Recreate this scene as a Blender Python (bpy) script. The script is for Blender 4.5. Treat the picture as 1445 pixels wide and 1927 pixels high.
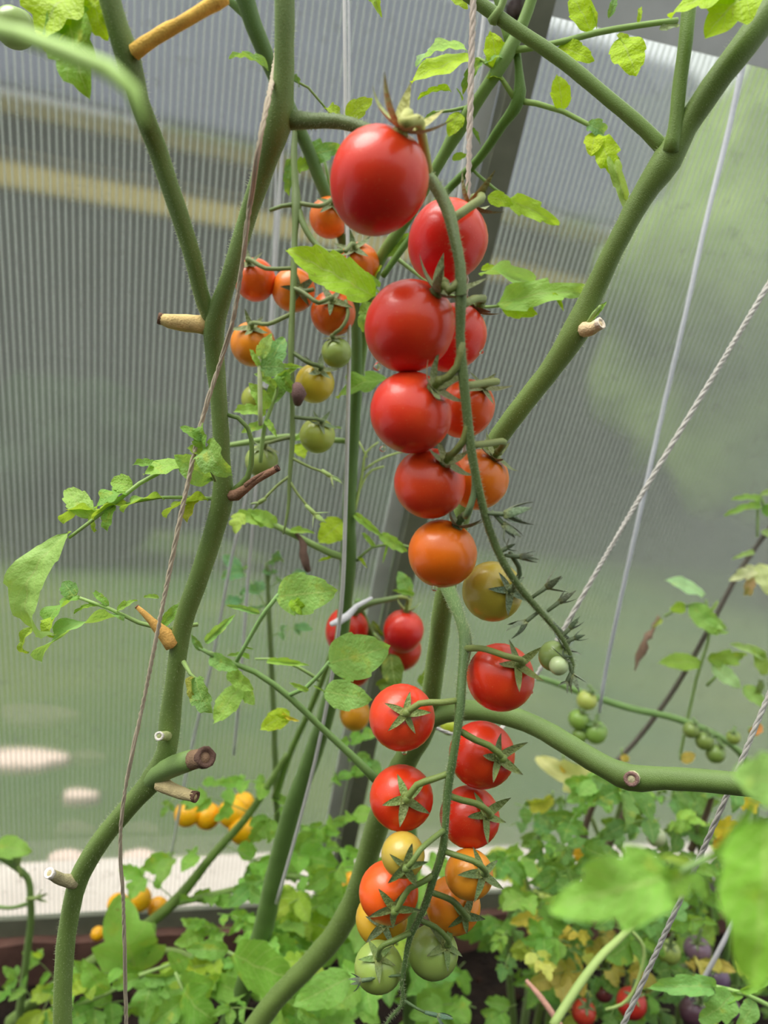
import bpy, math, random
from mathutils import Vector, Matrix, noise
for _o in list(bpy.data.objects): bpy.data.objects.remove(_o)
SC = bpy.context.scene
COL = SC.collection
# ------------------------------------------------------------------ camera
F, CX, CY = 1447.0, 722.5, 963.5
PITCH, ROLL, CAMZ = 0.12, 0.10, 0.895
_fw = Vector((0, math.cos(PITCH), -math.sin(PITCH)))
_u0 = Vector((0, math.sin(PITCH), math.cos(PITCH)))
_r0 = Vector((1, 0, 0))
RT = _r0 * math.cos(ROLL) + _u0 * math.sin(ROLL)
UP = _u0 * math.cos(ROLL) - _r0 * math.sin(ROLL)
FW = _fw
CAM = Vector((0, 0, CAMZ))
cd = bpy.data.cameras.new('camera')
cd.sensor_fit = 'VERTICAL'; cd.sensor_height = 36.0; cd.sensor_width = 27.0
cd.lens = F / 1927.0 * 36.0
cd.clip_start = 0.01
cd.dof.use_dof = True; cd.dof.focus_distance = 0.375; cd.dof.aperture_fstop = 9.0
cam = bpy.data.objects.new('camera', cd); COL.objects.link(cam)
_m = Matrix((RT, UP, -FW)).transposed().to_4x4(); _m.translation = CAM
cam.matrix_world = _m
SC.camera = cam
# ------------------------------------------------------------------ sky and exposure
SC.view_settings.view_transform = 'Standard'; SC.view_settings.look = 'None'
SC.view_settings.gamma = 1.0; SC.view_settings.use_curve_mapping = False
SC.view_settings.exposure = 1.0
W = bpy.data.worlds.new('overcast_sky'); SC.world = W; W.use_nodes = True
nt = W.node_tree; nt.nodes.clear()
_o = nt.nodes.new('ShaderNodeOutputWorld'); _b = nt.nodes.new('ShaderNodeBackground')
_tc = nt.nodes.new('ShaderNodeTexCoord'); _sx = nt.nodes.new('ShaderNodeSeparateXYZ')
_mr = nt.nodes.new('ShaderNodeMapRange')          # overcast sky: zenith three times the horizon
_mr.inputs['From Min'].default_value = 0; _mr.inputs['From Max'].default_value = 1
_mr.inputs['To Min'].default_value = 0.35; _mr.inputs['To Max'].default_value = 1.05
nt.links.new(_tc.outputs['Generated'], _sx.inputs[0]); nt.links.new(_sx.outputs['Z'], _mr.inputs['Value'])
_b.inputs['Color'].default_value = (0.94, 0.97, 1.0, 1)
nt.links.new(_mr.outputs[0], _b.inputs['Strength']); nt.links.new(_b.outputs[0], _o.inputs[0])
sd = bpy.data.lights.new('sun_behind_cloud', 'SUN'); sd.energy = 1.9; sd.angle = math.radians(40); sd.color = (1, 0.97, 0.92)
so = bpy.data.objects.new('sun_behind_cloud', sd); COL.objects.link(so)
so.rotation_euler = Vector((0.5, 0.12, -1.0)).to_track_quat('-Z', 'Y').to_euler()

# ------------------------------------------------------------------ helpers
R = random.Random(7)
def lin(c):
    return tuple(((x / 255) / 12.92 if x / 255 <= .04045 else ((x / 255 + .055) / 1.055) ** 2.4) for x in c)
def P(u, v, d):
    return CAM + d * (FW + RT * ((u - CX) / F) - UP * ((v - CY) / F))
def ray(u, v):
    return FW + RT * ((u - CX) / F) - UP * ((v - CY) / F)
def PZ(u, v, z):
    r = ray(u, v); return CAM + r * ((z - CAMZ) / r.z)
# the leaning, slightly arched wall
PSI = 0.2475; WS = 1.2; WA, WB = 0.2974, 0.0805 / WS
WD = Vector((math.cos(PSI), math.sin(PSI), 0)); WN = Vector((math.sin(PSI), -math.cos(PSI), 0))
WO = Vector((0, WS, CAMZ - 0.6707 * WS))
def wp(s, h, off=0.0):
    return WO + WD * s + WN * (WA * h + WB * h * h + off) + Vector((0, 0, h))
def wall_d(u, v):
    D = ray(u, v); z0 = WO.z - CAMZ
    dn = D.dot(WN); on = (WO - CAM).dot(WN); dz = D.z
    A = WB * dz * dz; B = WA * dz - 2 * WB * z0 * dz - dn; C = -WA * z0 + WB * z0 * z0 + on
    q = math.sqrt(max(0, B * B - 4 * A * C))
    ts = [t for t in ((-B + q) / (2 * A), (-B - q) / (2 * A)) if t > 0] if abs(A) > 1e-9 else [-C / B]
    return min(ts) if ts else 9
def wall_sh(u, v):
    p = P(u, v, wall_d(u, v)); return (p - WO).dot(WD), p.z - WO.z

def link(o, parent=None):
    COL.objects.link(o)
    if parent is not None: o.parent = parent
    return o
ORG = {}
def thing(name, label, cat, loc, group=None, kind=None):
    o = bpy.data.objects.new(name, None); o.empty_display_size = .01
    o.location = loc; link(o); o['label'] = label; o['category'] = cat
    if group: o['group'] = group
    if kind: o['kind'] = kind
    ORG[o.name] = Vector(loc); return o
def org(o):
    while o.parent is not None: o = o.parent
    return ORG.get(o.name, Vector((0, 0, 0)))
def mesh(name, V, Fc, mat, uv=None, smooth=True):
    me = bpy.data.meshes.new(name); me.from_pydata([tuple(v) for v in V], [], Fc)
    if smooth: me.polygons.foreach_set('use_smooth', [True] * len(me.polygons))
    if uv:
        l = me.uv_layers.new(name='uv')
        idx = [0] * len(me.loops); me.loops.foreach_get('vertex_index', idx)
        fl = []
        for i in idx: fl += uv[i]
        l.data.foreach_set('uv', fl)
    me.materials.append(mat); me.update(); return me
def part(name, me, parent, color=None, label=None, mw=None):
    o = bpy.data.objects.new(name, me); link(o, parent)
    if mw is not None: o.matrix_local = mw
    if color is not None: o.color = (*lin(color), 1)
    if label: o['label'] = label
    return o
def struct(name, me, parent=None, label=None, cat=None):
    o = bpy.data.objects.new(name, me); link(o, parent)
    if parent is None:
        o['kind'] = 'structure'
        if label: o['label'] = label
        if cat: o['category'] = cat
    return o

def spline(pts, rad, step):
    """smooth curve through pts with radii (tangents weighted by chord length)"""
    n = len(pts); op, orr = [], []
    D = [max((pts[i + 1] - pts[i]).length, 1e-6) for i in range(n - 1)]
    S = [(pts[i + 1] - pts[i]) / D[i] for i in range(n - 1)]
    T = [S[0]] + [(S[i - 1] * D[i] + S[i] * D[i - 1]) / (D[i] + D[i - 1]) for i in range(1, n - 1)] + [S[-1]]
    for i in range(n - 1):
        k = max(1, int(D[i] / step + .5)); m0 = T[i] * D[i]; m1 = T[i + 1] * D[i]
        for j in range(k):
            t = j / k; t2 = t * t; t3 = t2 * t
            op.append(pts[i] * (2 * t3 - 3 * t2 + 1) + m0 * (t3 - 2 * t2 + t) + pts[i + 1] * (3 * t2 - 2 * t3) + m1 * (t3 - t2))
            s = t * t * (3 - 2 * t); orr.append(rad[i] * (1 - s) + rad[i + 1] * s)
    op.append(pts[-1]); orr.append(rad[-1]); return op, orr
def tube(pts, rad, seg=10, step=.006, org_=Vector((0, 0, 0)), wob=.03, cap=True, V=None, Fc=None, smooth=True):
    V = [] if V is None else V; Fc = [] if Fc is None else Fc
    if smooth: pts, rad = spline(pts, rad, step)
    n = len(pts)
    T = [(pts[min(i + 1, n - 1)] - pts[max(i - 1, 0)]).normalized() for i in range(n)]
    a = Vector((0, 0, 1)) if abs(T[0].z) < .9 else Vector((1, 0, 0))
    x = (a - T[0] * a.dot(T[0])).normalized()
    b0 = len(V)
    for i in range(n):
        x = (x - T[i] * x.dot(T[i])).normalized(); y = T[i].cross(x)
        for k in range(seg):
            an = 2 * math.pi * k / seg
            q = x * math.cos(an) + y * math.sin(an)
            r = rad[i]
            if wob: r *= 1 + wob * noise.noise((pts[i] + q * r) * (1.2 / max(r, 1e-4)) * .5) * 2
            if seg >= 14: r *= 1 + .022 * math.sin(5 * an) + .012 * math.sin(3 * an + 40 * i / max(n, 1))
            V.append(pts[i] + q * r - org_)
    for i in range(n - 1):
        for k in range(seg):
            k2 = (k + 1) % seg; A = b0 + i * seg; B = A + seg
            Fc.append((A + k, A + k2, B + k2, B + k))
    if cap:
        for i, s in ((0, -1), (n - 1, 1)):
            c = len(V); V.append(pts[i] + T[i] * s * rad[i] * .45 - org_)
            A = b0 + i * seg
            for k in range(seg):
                k2 = (k + 1) % seg
                Fc.append((A + k2, A + k, c) if i == 0 else (A + k, A + k2, c))
    return V, Fc
def pxpts(L):
    """[(u,v,d,diameter px)] -> points, radii"""
    return [P(a[0], a[1], a[2]) for a in L], [a[3] * a[2] / F / 2 for a in L]
def ptube(name, L, mat, parent, seg=12, color=None, label=None, step=.006, wob=.03, uv=False):
    pts, rad = pxpts(L)
    V, Fc = tube(pts, rad, seg, step, org(parent), wob)
    return part(name, mesh(name, V, Fc, mat), parent, color, label)

# ------------------------------------------------------------------ materials
def newmat(name):
    m = bpy.data.materials.new(name); m.use_nodes = True
    t = m.node_tree; t.nodes.clear(); return m, t
def nd(t, ty, **kw):
    n = t.nodes.new('ShaderNode' + ty)
    for k, v in kw.items():
        if hasattr(n, k): setattr(n, k, v)
        else: n.inputs[k.replace('_', ' ')].default_value = v
    return n
def mixc(t, a, b, fac, mode='MIX'):
    n = t.nodes.new('ShaderNodeMix'); n.data_type = 'RGBA'; n.blend_type = mode
    for s, v in ((0, fac), (6, a), (7, b)):
        if isinstance(v, bpy.types.NodeSocket): t.links.new(v, n.inputs[s])
        else: n.inputs[s].default_value = v if s == 0 else (*v[:3], 1)
    return n.outputs[2]
def ramp(t, sock, stops):
    n = t.nodes.new('ShaderNodeValToRGB'); e = n.color_ramp.elements
    while len(e) < len(stops): e.new(.5)
    for x, (p, c) in zip(e, stops): x.position = p; x.color = (*c, 1) if len(c) == 3 else c
    t.links.new(sock, n.inputs[0]); return n.outputs[0]
def noisetex(t, scale, detail=3, coord='Object', rough=.55, vec=None):
    n = nd(t, 'TexNoise'); n.inputs['Scale'].default_value = scale; n.inputs['Detail'].default_value = detail; n.inputs['Roughness'].default_value = rough
    if vec is None:
        c = nd(t, 'TexCoord'); vec = c.outputs[coord]
    t.links.new(vec, n.inputs['Vector']); return n.outputs['Fac']
def bump(t, h, strength, dist=.001):
    b = nd(t, 'Bump'); b.inputs['Strength'].default_value = strength; b.inputs['Distance'].default_value = dist
    t.links.new(h, b.inputs['Height']); return b.outputs[0]
def out(t, sh):
    o = nd(t, 'OutputMaterial'); t.links.new(sh, o.inputs[0])
def math_(t, op, a, b=None):
    n = nd(t, 'Math'); n.operation = op
    for i, v in enumerate((a, b)):
        if v is None: continue
        if isinstance(v, bpy.types.NodeSocket): t.links.new(v, n.inputs[i])
        else: n.inputs[i].default_value = v
    return n.outputs[0]
def simple(name, c, rough=.5, var=None, scale=40, bmp=0, bscale=200, bdist=.001, spec=.5, metal=0):
    m, t = newmat(name); p = nd(t, 'BsdfPrincipled')
    p.inputs['Roughness'].default_value = rough; p.inputs['Specular IOR Level'].default_value = spec; p.inputs['Metallic'].default_value = metal
    if var:
        f = noisetex(t, scale, 4); f = ramp(t, f, [(.3, (0, 0, 0)), (.7, (1, 1, 1))])
        t.links.new(mixc(t, lin(c), lin(var), f), p.inputs['Base Color'])
    else: p.inputs['Base Color'].default_value = (*lin(c), 1)
    if bmp: t.links.new(bump(t, noisetex(t, bscale, 4), bmp, bdist), p.inputs['Normal'])
    out(t, p.outputs[0]); return m

def mk_leaf():
    m, t = newmat('tomato_leaf'); oi = nd(t, 'ObjectInfo')
    uv = nd(t, 'UVMap'); sx = nd(t, 'SeparateXYZ'); t.links.new(uv.outputs[0], sx.inputs[0])
    au = math_(t, 'ABSOLUTE', math_(t, 'SUBTRACT', sx.outputs[0], .5))      # 0 at midrib, .5 at edge
    mid = math_(t, 'LESS_THAN', au, .025)
    sv = math_(t, 'FRACT', math_(t, 'MULTIPLY', math_(t, 'SUBTRACT', sx.outputs[1], math_(t, 'MULTIPLY', au, .55)), 7.5))
    sv = math_(t, 'LESS_THAN', math_(t, 'ABSOLUTE', math_(t, 'SUBTRACT', sv, .5)), .06)
    vein = math_(t, 'MAXIMUM', mid, math_(t, 'MULTIPLY', sv, .6))
    n1 = noisetex(t, 9, 4, 'Object'); 
    # offset noise per leaflet
    add = nd(t, 'VectorMath'); add.operation = 'ADD'; tc = nd(t, 'TexCoord'); sc = nd(t, 'VectorMath'); sc.operation = 'SCALE'
    comb = nd(t, 'CombineXYZ'); 
    for i in range(3): t.links.new(oi.outputs['Random'], comb.inputs[i])
    t.links.new(comb.outputs[0], sc.inputs[0]); sc.inputs['Scale'].default_value = 37
    t.links.new(tc.outputs['Object'], add.inputs[0]); t.links.new(sc.outputs[0], add.inputs[1])
    nA = noisetex(t, 3.2, 3, vec=add.outputs[0]); nB = noisetex(t, 14, 3, vec=add.outputs[0])
    base = oi.outputs['Color']
    hv = nd(t, 'HueSaturation'); t.links.new(base, hv.inputs['Color'])
    t.links.new(math_(t, 'ADD', math_(t, 'MULTIPLY', nA, .7), .88), hv.inputs['Value'])
    c = mixc(t, hv.outputs[0], lin((200, 215, 130)), math_(t, 'MULTIPLY', vein, .42))
    yl = ramp(t, nA, [(.60, (0, 0, 0)), (.74, (.5, .5, .5))])
    c = mixc(t, c, lin((205, 200, 70)), yl)
    br = ramp(t, nB, [(.715, (0, 0, 0)), (.75, (1, 1, 1))])
    c = mixc(t, c, lin((150, 110, 70)), br)
    p = nd(t, 'BsdfPrincipled'); p.inputs['Roughness'].default_value = .48; p.inputs['Specular IOR Level'].default_value = .35
    t.links.new(c, p.inputs['Base Color'])
    hgt = math_(t, 'ADD', math_(t, 'MULTIPLY', vein, -1.0), math_(t, 'MULTIPLY', nB, .8))
    bm = bump(t, hgt, .9, .0015); t.links.new(bm, p.inputs['Normal'])
    tr = nd(t, 'BsdfTranslucent')
    c2 = mixc(t, c, lin((200, 225, 40)), .45)
    t.links.new(c2, tr.inputs['Color']); t.links.new(bm, tr.inputs['Normal'])
    mx = nd(t, 'MixShader'); mx.inputs[0].default_value = .42
    t.links.new(p.outputs[0], mx.inputs[1]); t.links.new(tr.outputs[0], mx.inputs[2]); out(t, mx.outputs[0]); return m
def mk_stem():
    m, t = newmat('tomato_stem'); oi = nd(t, 'ObjectInfo')
    n1 = noisetex(t, 45, 4); n2 = noisetex(t, 2200, 2)
    hv = nd(t, 'HueSaturation'); t.links.new(oi.outputs['Color'], hv.inputs['Color'])
    t.links.new(math_(t, 'ADD', math_(t, 'MULTIPLY', n1, .6), .7), hv.inputs['Value'])
    f = ramp(t, n2, [(.55, (0, 0, 0)), (.75, (.22, .22, .22))])
    c = mixc(t, hv.outputs[0], lin((176, 194, 140)), f)
    p = nd(t, 'BsdfPrincipled'); p.inputs['Roughness'].default_value = .5; p.inputs['Specular IOR Level'].default_value = .4
    p.inputs['Sheen Weight'].default_value = .25; p.inputs['Sheen Roughness'].default_value = .35; p.inputs['Sheen Tint'].default_value = (.75, .95, .5, 1)
    t.links.new(c, p.inputs['Base Color'])
    t.links.new(bump(t, math_(t, 'ADD', n2, n1), .35, .0006), p.inputs['Normal']); out(t, p.outputs[0]); return m
def mk_fruit():
    m, t = newmat('tomato_skin'); oi = nd(t, 'ObjectInfo'); tc = nd(t, 'TexCoord')
    sx = nd(t, 'SeparateXYZ'); t.links.new(tc.outputs['Object'], sx.inputs[0])
    nA = noisetex(t, 1.6, 2); nB = noisetex(t, 26, 2)
    hv = nd(t, 'HueSaturation'); t.links.new(oi.outputs['Color'], hv.inputs['Color'])
    hs = math_(t, 'ADD', math_(t, 'MULTIPLY', math_(t, 'MULTIPLY', sx.outputs[2], nA), .014), .503)
    t.links.new(hs, hv.inputs['Hue'])
    t.links.new(math_(t, 'ADD', math_(t, 'MULTIPLY', nA, .25), .88), hv.inputs['Value'])
    sp = ramp(t, nB, [(.66, (0, 0, 0)), (.74, (.22, .22, .22))])
    c = mixc(t, hv.outputs[0], lin((240, 200, 130)), sp)
    p = nd(t, 'BsdfPrincipled'); t.links.new(c, p.inputs['Base Color'])
    p.inputs['Roughness'].default_value = .32; p.inputs['Specular IOR Level'].default_value = .4
    p.inputs['Coat Weight'].default_value = .25; p.inputs['Coat Roughness'].default_value = .12
    p.inputs['Subsurface Weight'].default_value = .12; p.inputs['Subsurface Radius'].default_value = (.6, .25, .1); p.inputs['Subsurface Scale'].default_value = .004
    t.links.new(bump(t, nB, .05, .02), p.inputs['Normal']); out(t, p.outputs[0]); return m
def mk_objcol(name, rough=.6, var=.5, scale=80, bmp=.4, trans=0, spec=.3):
    m, t = newmat(name); oi = nd(t, 'ObjectInfo'); n1 = noisetex(t, scale, 4)
    hv = nd(t, 'HueSaturation'); t.links.new(oi.outputs['Color'], hv.inputs['Color'])
    t.links.new(math_(t, 'ADD', math_(t, 'MULTIPLY', n1, 2 * var), 1 - var), hv.inputs['Value'])
    p = nd(t, 'BsdfPrincipled'); p.inputs['Roughness'].default_value = rough; p.inputs['Specular IOR Level'].default_value = spec
    t.links.new(hv.outputs[0], p.inputs['Base Color'])
    t.links.new(bump(t, noisetex(t, scale * 5, 3), bmp, .001), p.inputs['Normal'])
    if trans:
        tr = nd(t, 'BsdfTranslucent'); t.links.new(hv.outputs[0], tr.inputs[0]); mx = nd(t, 'MixShader'); mx.inputs[0].default_value = trans
        t.links.new(p.outputs[0], mx.inputs[1]); t.links.new(tr.outputs[0], mx.inputs[2]); out(t, mx.outputs[0])
    else: out(t, p.outputs[0])
    return m
def mk_sepal():
    m, t = newmat('sepal'); oi = nd(t, 'ObjectInfo'); tc = nd(t, 'TexCoord')
    sx = nd(t, 'SeparateXYZ'); t.links.new(tc.outputs['Object'], sx.inputs[0])
    tip = ramp(t, sx.outputs[0], [(.78, (0, 0, 0)), (1.0, (.8, .8, .8))])
    bs = ramp(t, sx.outputs[0], [(.0, (.55, .55, .55)), (.35, (0, 0, 0))])
    n1 = noisetex(t, 8, 3)
    hv = nd(t, 'HueSaturation'); t.links.new(oi.outputs['Color'], hv.inputs['Color']); t.links.new(math_(t, 'ADD', math_(t, 'MULTIPLY', n1, .7), .65), hv.inputs['Value'])
    c = mixc(t, hv.outputs[0], lin((165, 165, 80)), bs); c = mixc(t, c, lin((80, 66, 50)), tip)
    p = nd(t, 'BsdfPrincipled'); p.inputs['Roughness'].default_value = .55; p.inputs['Sheen Weight'].default_value = .3; t.links.new(c, p.inputs['Base Color'])
    t.links.new(bump(t, n1, .3, .02), p.inputs['Normal']); out(t, p.outputs[0]); return m
M_LEAF, M_STEM, M_FRUIT, M_SEPAL = mk_leaf(), mk_stem(), mk_fruit(), mk_sepal()
M_DRY = mk_objcol('dry_plant', .8, .45, 220, .6)
M_TWINE = mk_objcol('twine_fibre', .85, .25, 900, .6)
M_FILM = mk_objcol('white_raffia', .45, .12, 300, .3, trans=.25)
def mk_water():
    m, t = newmat('water'); g = nd(t, 'BsdfGlass'); g.inputs['IOR'].default_value = 1.33; g.inputs['Roughness'].default_value = 0; out(t, g.outputs[0]); return m
M_WATER = mk_water()

# ------------------------------------------------------------------ structure: polycarbonate wall, steel, bed
def mk_sheet():
    m, t = newmat('polycarbonate_outer_skin')
    n = noisetex(t, 3, 4); n2 = noisetex(t, 130, 3)
    rf = nd(t, 'BsdfRefraction'); rf.inputs['IOR'].default_value = 1.12; rf.inputs['Roughness'].default_value = .22; rf.inputs['Color'].default_value = (.86, .88, .83, 1)
    tp = nd(t, 'BsdfTransparent'); tp.inputs['Color'].default_value = (.86, .88, .87, 1)
    tl = nd(t, 'BsdfTranslucent'); tl.inputs['Color'].default_value = (.80, .82, .73, 1)
    m1 = nd(t, 'MixShader'); m1.inputs[0].default_value = .07; t.links.new(rf.outputs[0], m1.inputs[1]); t.links.new(tp.outputs[0], m1.inputs[2])
    m2 = nd(t, 'MixShader')
    f = math_(t, 'ADD', math_(t, 'MULTIPLY', n, .12), .06); t.links.new(f, m2.inputs[0])
    t.links.new(m1.outputs[0], m2.inputs[1]); t.links.new(tl.outputs[0], m2.inputs[2]); out(t, m2.outputs[0]); return m
def mk_skin_in():
    m, t = newmat('polycarbonate_inner_skin')
    tp = nd(t, 'BsdfTransparent'); tp.inputs['Color'].default_value = (.95, .96, .96, 1)
    gl = nd(t, 'BsdfGlossy'); gl.inputs['Roughness'].default_value = .25; gl.inputs['Color'].default_value = (.9, .9, .9, 1)
    df = nd(t, 'BsdfDiffuse'); df.inputs['Color'].default_value = (.6, .6, .58, 1)
    fr = nd(t, 'Fresnel'); fr.inputs['IOR'].default_value = 1.45
    dirt = ramp(t, noisetex(t, 55, 5, rough=.7), [(.56, (0, 0, 0)), (.78, (.35, .35, .35))])
    m1 = nd(t, 'MixShader'); t.links.new(math_(t, 'MULTIPLY', fr.outputs[0], .6), m1.inputs[0]); t.links.new(tp.outputs[0], m1.inputs[1]); t.links.new(gl.outputs[0], m1.inputs[2])
    m2 = nd(t, 'MixShader'); t.links.new(dirt, m2.inputs[0]); t.links.new(m1.outputs[0], m2.inputs[1]); t.links.new(df.outputs[0], m2.inputs[2])
    out(t, m2.outputs[0]); return m
def mk_web():
    m, t = newmat('polycarbonate_web')
    tp = nd(t, 'BsdfTransparent'); tl = nd(t, 'BsdfTranslucent'); tl.inputs[0].default_value = (.72, .76, .70, 1)
    df = nd(t, 'BsdfDiffuse'); df.inputs[0].default_value = (.60, .64, .58, 1)
    a = nd(t, 'MixShader'); a.inputs[0].default_value = .55; t.links.new(df.outputs[0], a.inputs[1]); t.links.new(tl.outputs[0], a.inputs[2])
    b = nd(t, 'MixShader'); b.inputs[0].default_value = .30; t.links.new(tp.outputs[0], b.inputs[1]); t.links.new(a.outputs[0], b.inputs[2]); out(t, b.outputs[0]); return m
M_SHEET, M_SKIN, M_WEB = mk_sheet(), mk_skin_in(), mk_web()
M_STEEL = simple('galvanised_steel', (126, 127, 108), .45, (108, 110, 92), 30, .1, 300, .0005, metal=.15)
M_STEELW = simple('pale_galvanised_steel', (206, 207, 204), .55, (190, 191, 188), 25, .06, 200, .0005, metal=.0)
M_WOOD = simple('weathered_timber', (118, 82, 70), .85, (78, 52, 44), 18, .6, 60, .004)
M_SOIL = simple('dark_soil', (44, 34, 28), .95, (24, 19, 16), 30, .9, 90, .01, spec=.15)

RIBS = sum(wall_sh(u, v)[0] for u, v in ((1060, 0), (918, 335), (761, 960), (722, 1117), (653, 1550))) / 5
HTOP = sum(wall_sh(u, v)[1] for u, v in ((832, 9), (1082, 46), (1442, 100))) / 3
PITCHF = .0065
wall = bpy.data.objects.new('wall_back', None); COL.objects.link(wall); wall['kind'] = 'structure'
wall['label'] = 'leaning twin-wall polycarbonate greenhouse wall with fine upright flutes'
NH = 22
def skin(s0, s1, off, mat, name):
    ns = 24; V = []; Fc = []; H = HTOP + .02
    for i in range(NH + 1):
        for j in range(ns + 1): V.append(wp(s0 + (s1 - s0) * j / ns, H * i / NH, off))
    for i in range(NH):
        for j in range(ns):
            a = i * (ns + 1) + j; Fc.append((a, a + 1, a + ns + 2, a + ns + 1))
    return mesh(name, V, Fc, mat)
def webs(s0, s1):
    """upright webs between the skins, each with the thickened root where it meets the inner skin"""
    V = []; Fc = []; H = HTOP + .02; n = int((s1 - s0) / PITCHF)
    for j in range(n + 1):
        s = s0 + j * PITCHF; b = len(V)
        for i in range(NH + 1):
            h = H * i / NH
            V += [wp(s - .0011, h, -.0004), wp(s + .0011, h, -.0004), wp(s + .0002, h, -.0018), wp(s, h, -.0054), wp(s - .0002, h, -.0018)]
        for i in range(NH):
            a = b + 5 * i
            Fc += [(a, a + 1, a + 6, a + 5), (a + 1, a + 2, a + 7, a + 6), (a + 4, a, a + 5, a + 9), (a + 2, a + 3, a + 8, a + 7)]
    return mesh('flute_web', V, Fc, M_WEB, smooth=False)
for s0, s1 in ((-1.0, RIBS + .002), (RIBS + .006, 1.6)):
    sh = part('polycarbonate_sheet', skin(s0, s1, -.0055, M_SHEET, 'polycarbonate_sheet'), wall)
    part('inner_skin', skin(s0, s1, 0, M_SKIN, 'inner_skin'), sh)
    part('flute_webs', webs(s0, s1), sh)['kind'] = 'stuff'
# box-section arch rib standing against the inside of the sheet
def boxrun(path, half, name, mat):
    """path: list of (center, across, outward) ; half=(ha,ho)"""
    V = []; Fc = []
    for c, a, o in path:
        for sa, so_ in ((-1, -1), (1, -1), (1, 1), (-1, 1)): V.append(c + a * sa * half[0] + o * so_ * half[1])
    n = len(path)
    for i in range(n - 1):
        for k in range(4): Fc.append((4 * i + k, 4 * i + (k + 1) % 4, 4 * i + 4 + (k + 1) % 4, 4 * i + 4 + k))
    Fc.append((3, 2, 1, 0)); e = 4 * (n - 1); Fc.append((e, e + 1, e + 2, e + 3))
    return mesh(name, V, Fc, mat, smooth=False)
def nrm(h):
    return (WN + Vector((0, 0, -(WA + 2 * WB * h)))).normalized()
rp = [(wp(RIBS, h) + nrm(h) * .0135, WD, nrm(h)) for h in [HTOP * 1.12 * i / 30 for i in range(31)]]
trim = bpy.data.objects.new('trim_1', boxrun(rp, (.0125, .0125), 'steel_rib', M_STEEL)); COL.objects.link(trim)
trim['kind'] = 'structure'; trim['label'] = 'galvanised square steel tube rib running up the wall'
lp = [(wp(RIBS - .024, h) + nrm(h) * .0022, WD, nrm(h)) for h in [HTOP * 1.05 * i / 30 for i in range(31)]]
part('sealing_strip', boxrun(lp, (.0095, .002), 'sealing_strip', M_STEELW), trim)
# horizontal steel plate at the top of the sheets, with its bolt
pl = [(wp(s, HTOP) + nrm(HTOP) * .003 + (Vector((0, 0, 1)) + WN * (WA + 2 * WB * HTOP)).normalized() * .05, (Vector((0, 0, 1)) + WN * (WA + 2 * WB * HTOP)).normalized(), nrm(HTOP)) for s in (-.95, 1.55)]
tp2 = bpy.data.objects.new('trim_2', boxrun(pl, (.05, .0025), 'steel_plate', M_STEELW)); COL.objects.link(tp2); tp2['kind'] = 'structure'
tp2['label'] = 'pale galvanised plate across the head of the wall'
bs, bh = wall_sh(967, 18)
def lathe(prof, seg, M, V=None, Fc=None):
    V = [] if V is None else V; Fc = [] if Fc is None else Fc; b = len(V)
    for r, z in prof:
        for k in range(seg):
            a = 2 * math.pi * k / seg; V.append(M @ Vector((r * math.cos(a), r * math.sin(a), z)))
    for i in range(len(prof) - 1):
        for k in range(seg): k2 = (k + 1) % seg; A = b + i * seg; Fc.append((A + k, A + k2, A + seg + k2, A + seg + k))
    Fc.append(tuple(b + (len(prof) - 1) * seg + k for k in range(seg))); Fc.append(tuple(b + k for k in reversed(range(seg))))
    return V, Fc
mb = nrm(bh).to_track_quat('Z', 'Y').to_matrix().to_4x4(); mb.translation = wp(bs, bh) + nrm(bh) * .005
V, Fc = lathe([(.009, 0), (.009, .001), (.0055, .0012), (.0055, .005), (.004, .0062)], 14, mb)
part('bolt', mesh('bolt', V, Fc, simple('rusty_bolt', (70, 52, 46), .6, (110, 96, 90), 200)), tp2, label='dark rusty bolt head')
# base strip and timber board
bl = [(wp(s, -.012, .004), Vector((0, 0, 1)), WN) for s in (-1.0, 1.6)]
t3 = bpy.data.objects.new('trim_3', boxrun(bl, (.016, .006), 'base_strip', M_STEEL)); COL.objects.link(t3); t3['kind'] = 'structure'; t3['label'] = 'thin grey steel strip along the foot of the wall'
def board(name, c0, c1, across, outw, ha, ho, n, mat, seed):
    V = []; Fc = []; rr = random.Random(seed)
    for i in range(n + 1):
        c = c0.lerp(c1, i / n)
        for sa, s2 in ((-1, -1), (1, -1), (1, 1), (-1, 1)):
            q = c + across * sa * ha + outw * s2 * ho
            V.append(q + Vector((rr.uniform(-1, 1), rr.uniform(-1, 1), rr.uniform(-1, 1))) * .003)
    for i in range(n):
        for k in range(4): Fc.append((4 * i + k, 4 * i + (k + 1) % 4, 4 * i + 4 + (k + 1) % 4, 4 * i + 4 + k))
    Fc.append((3, 2, 1, 0)); e = 4 * n; Fc.append((e, e + 1, e + 2, e + 3))
    return mesh(name, V, Fc, mat, smooth=False)
bd = thing('bed_board', 'weathered red-brown timber board edging the soil below the wall', 'board', wp(-.2, -.09, .03))
part('plank', board('plank', wp(-1.0, -.058, .028) - ORG[bd.name], wp(1.6, -.058, .028) - ORG[bd.name], Vector((0, 0, 1)), WN, .034, .014, 40, M_WOOD, 3), bd)
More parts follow.
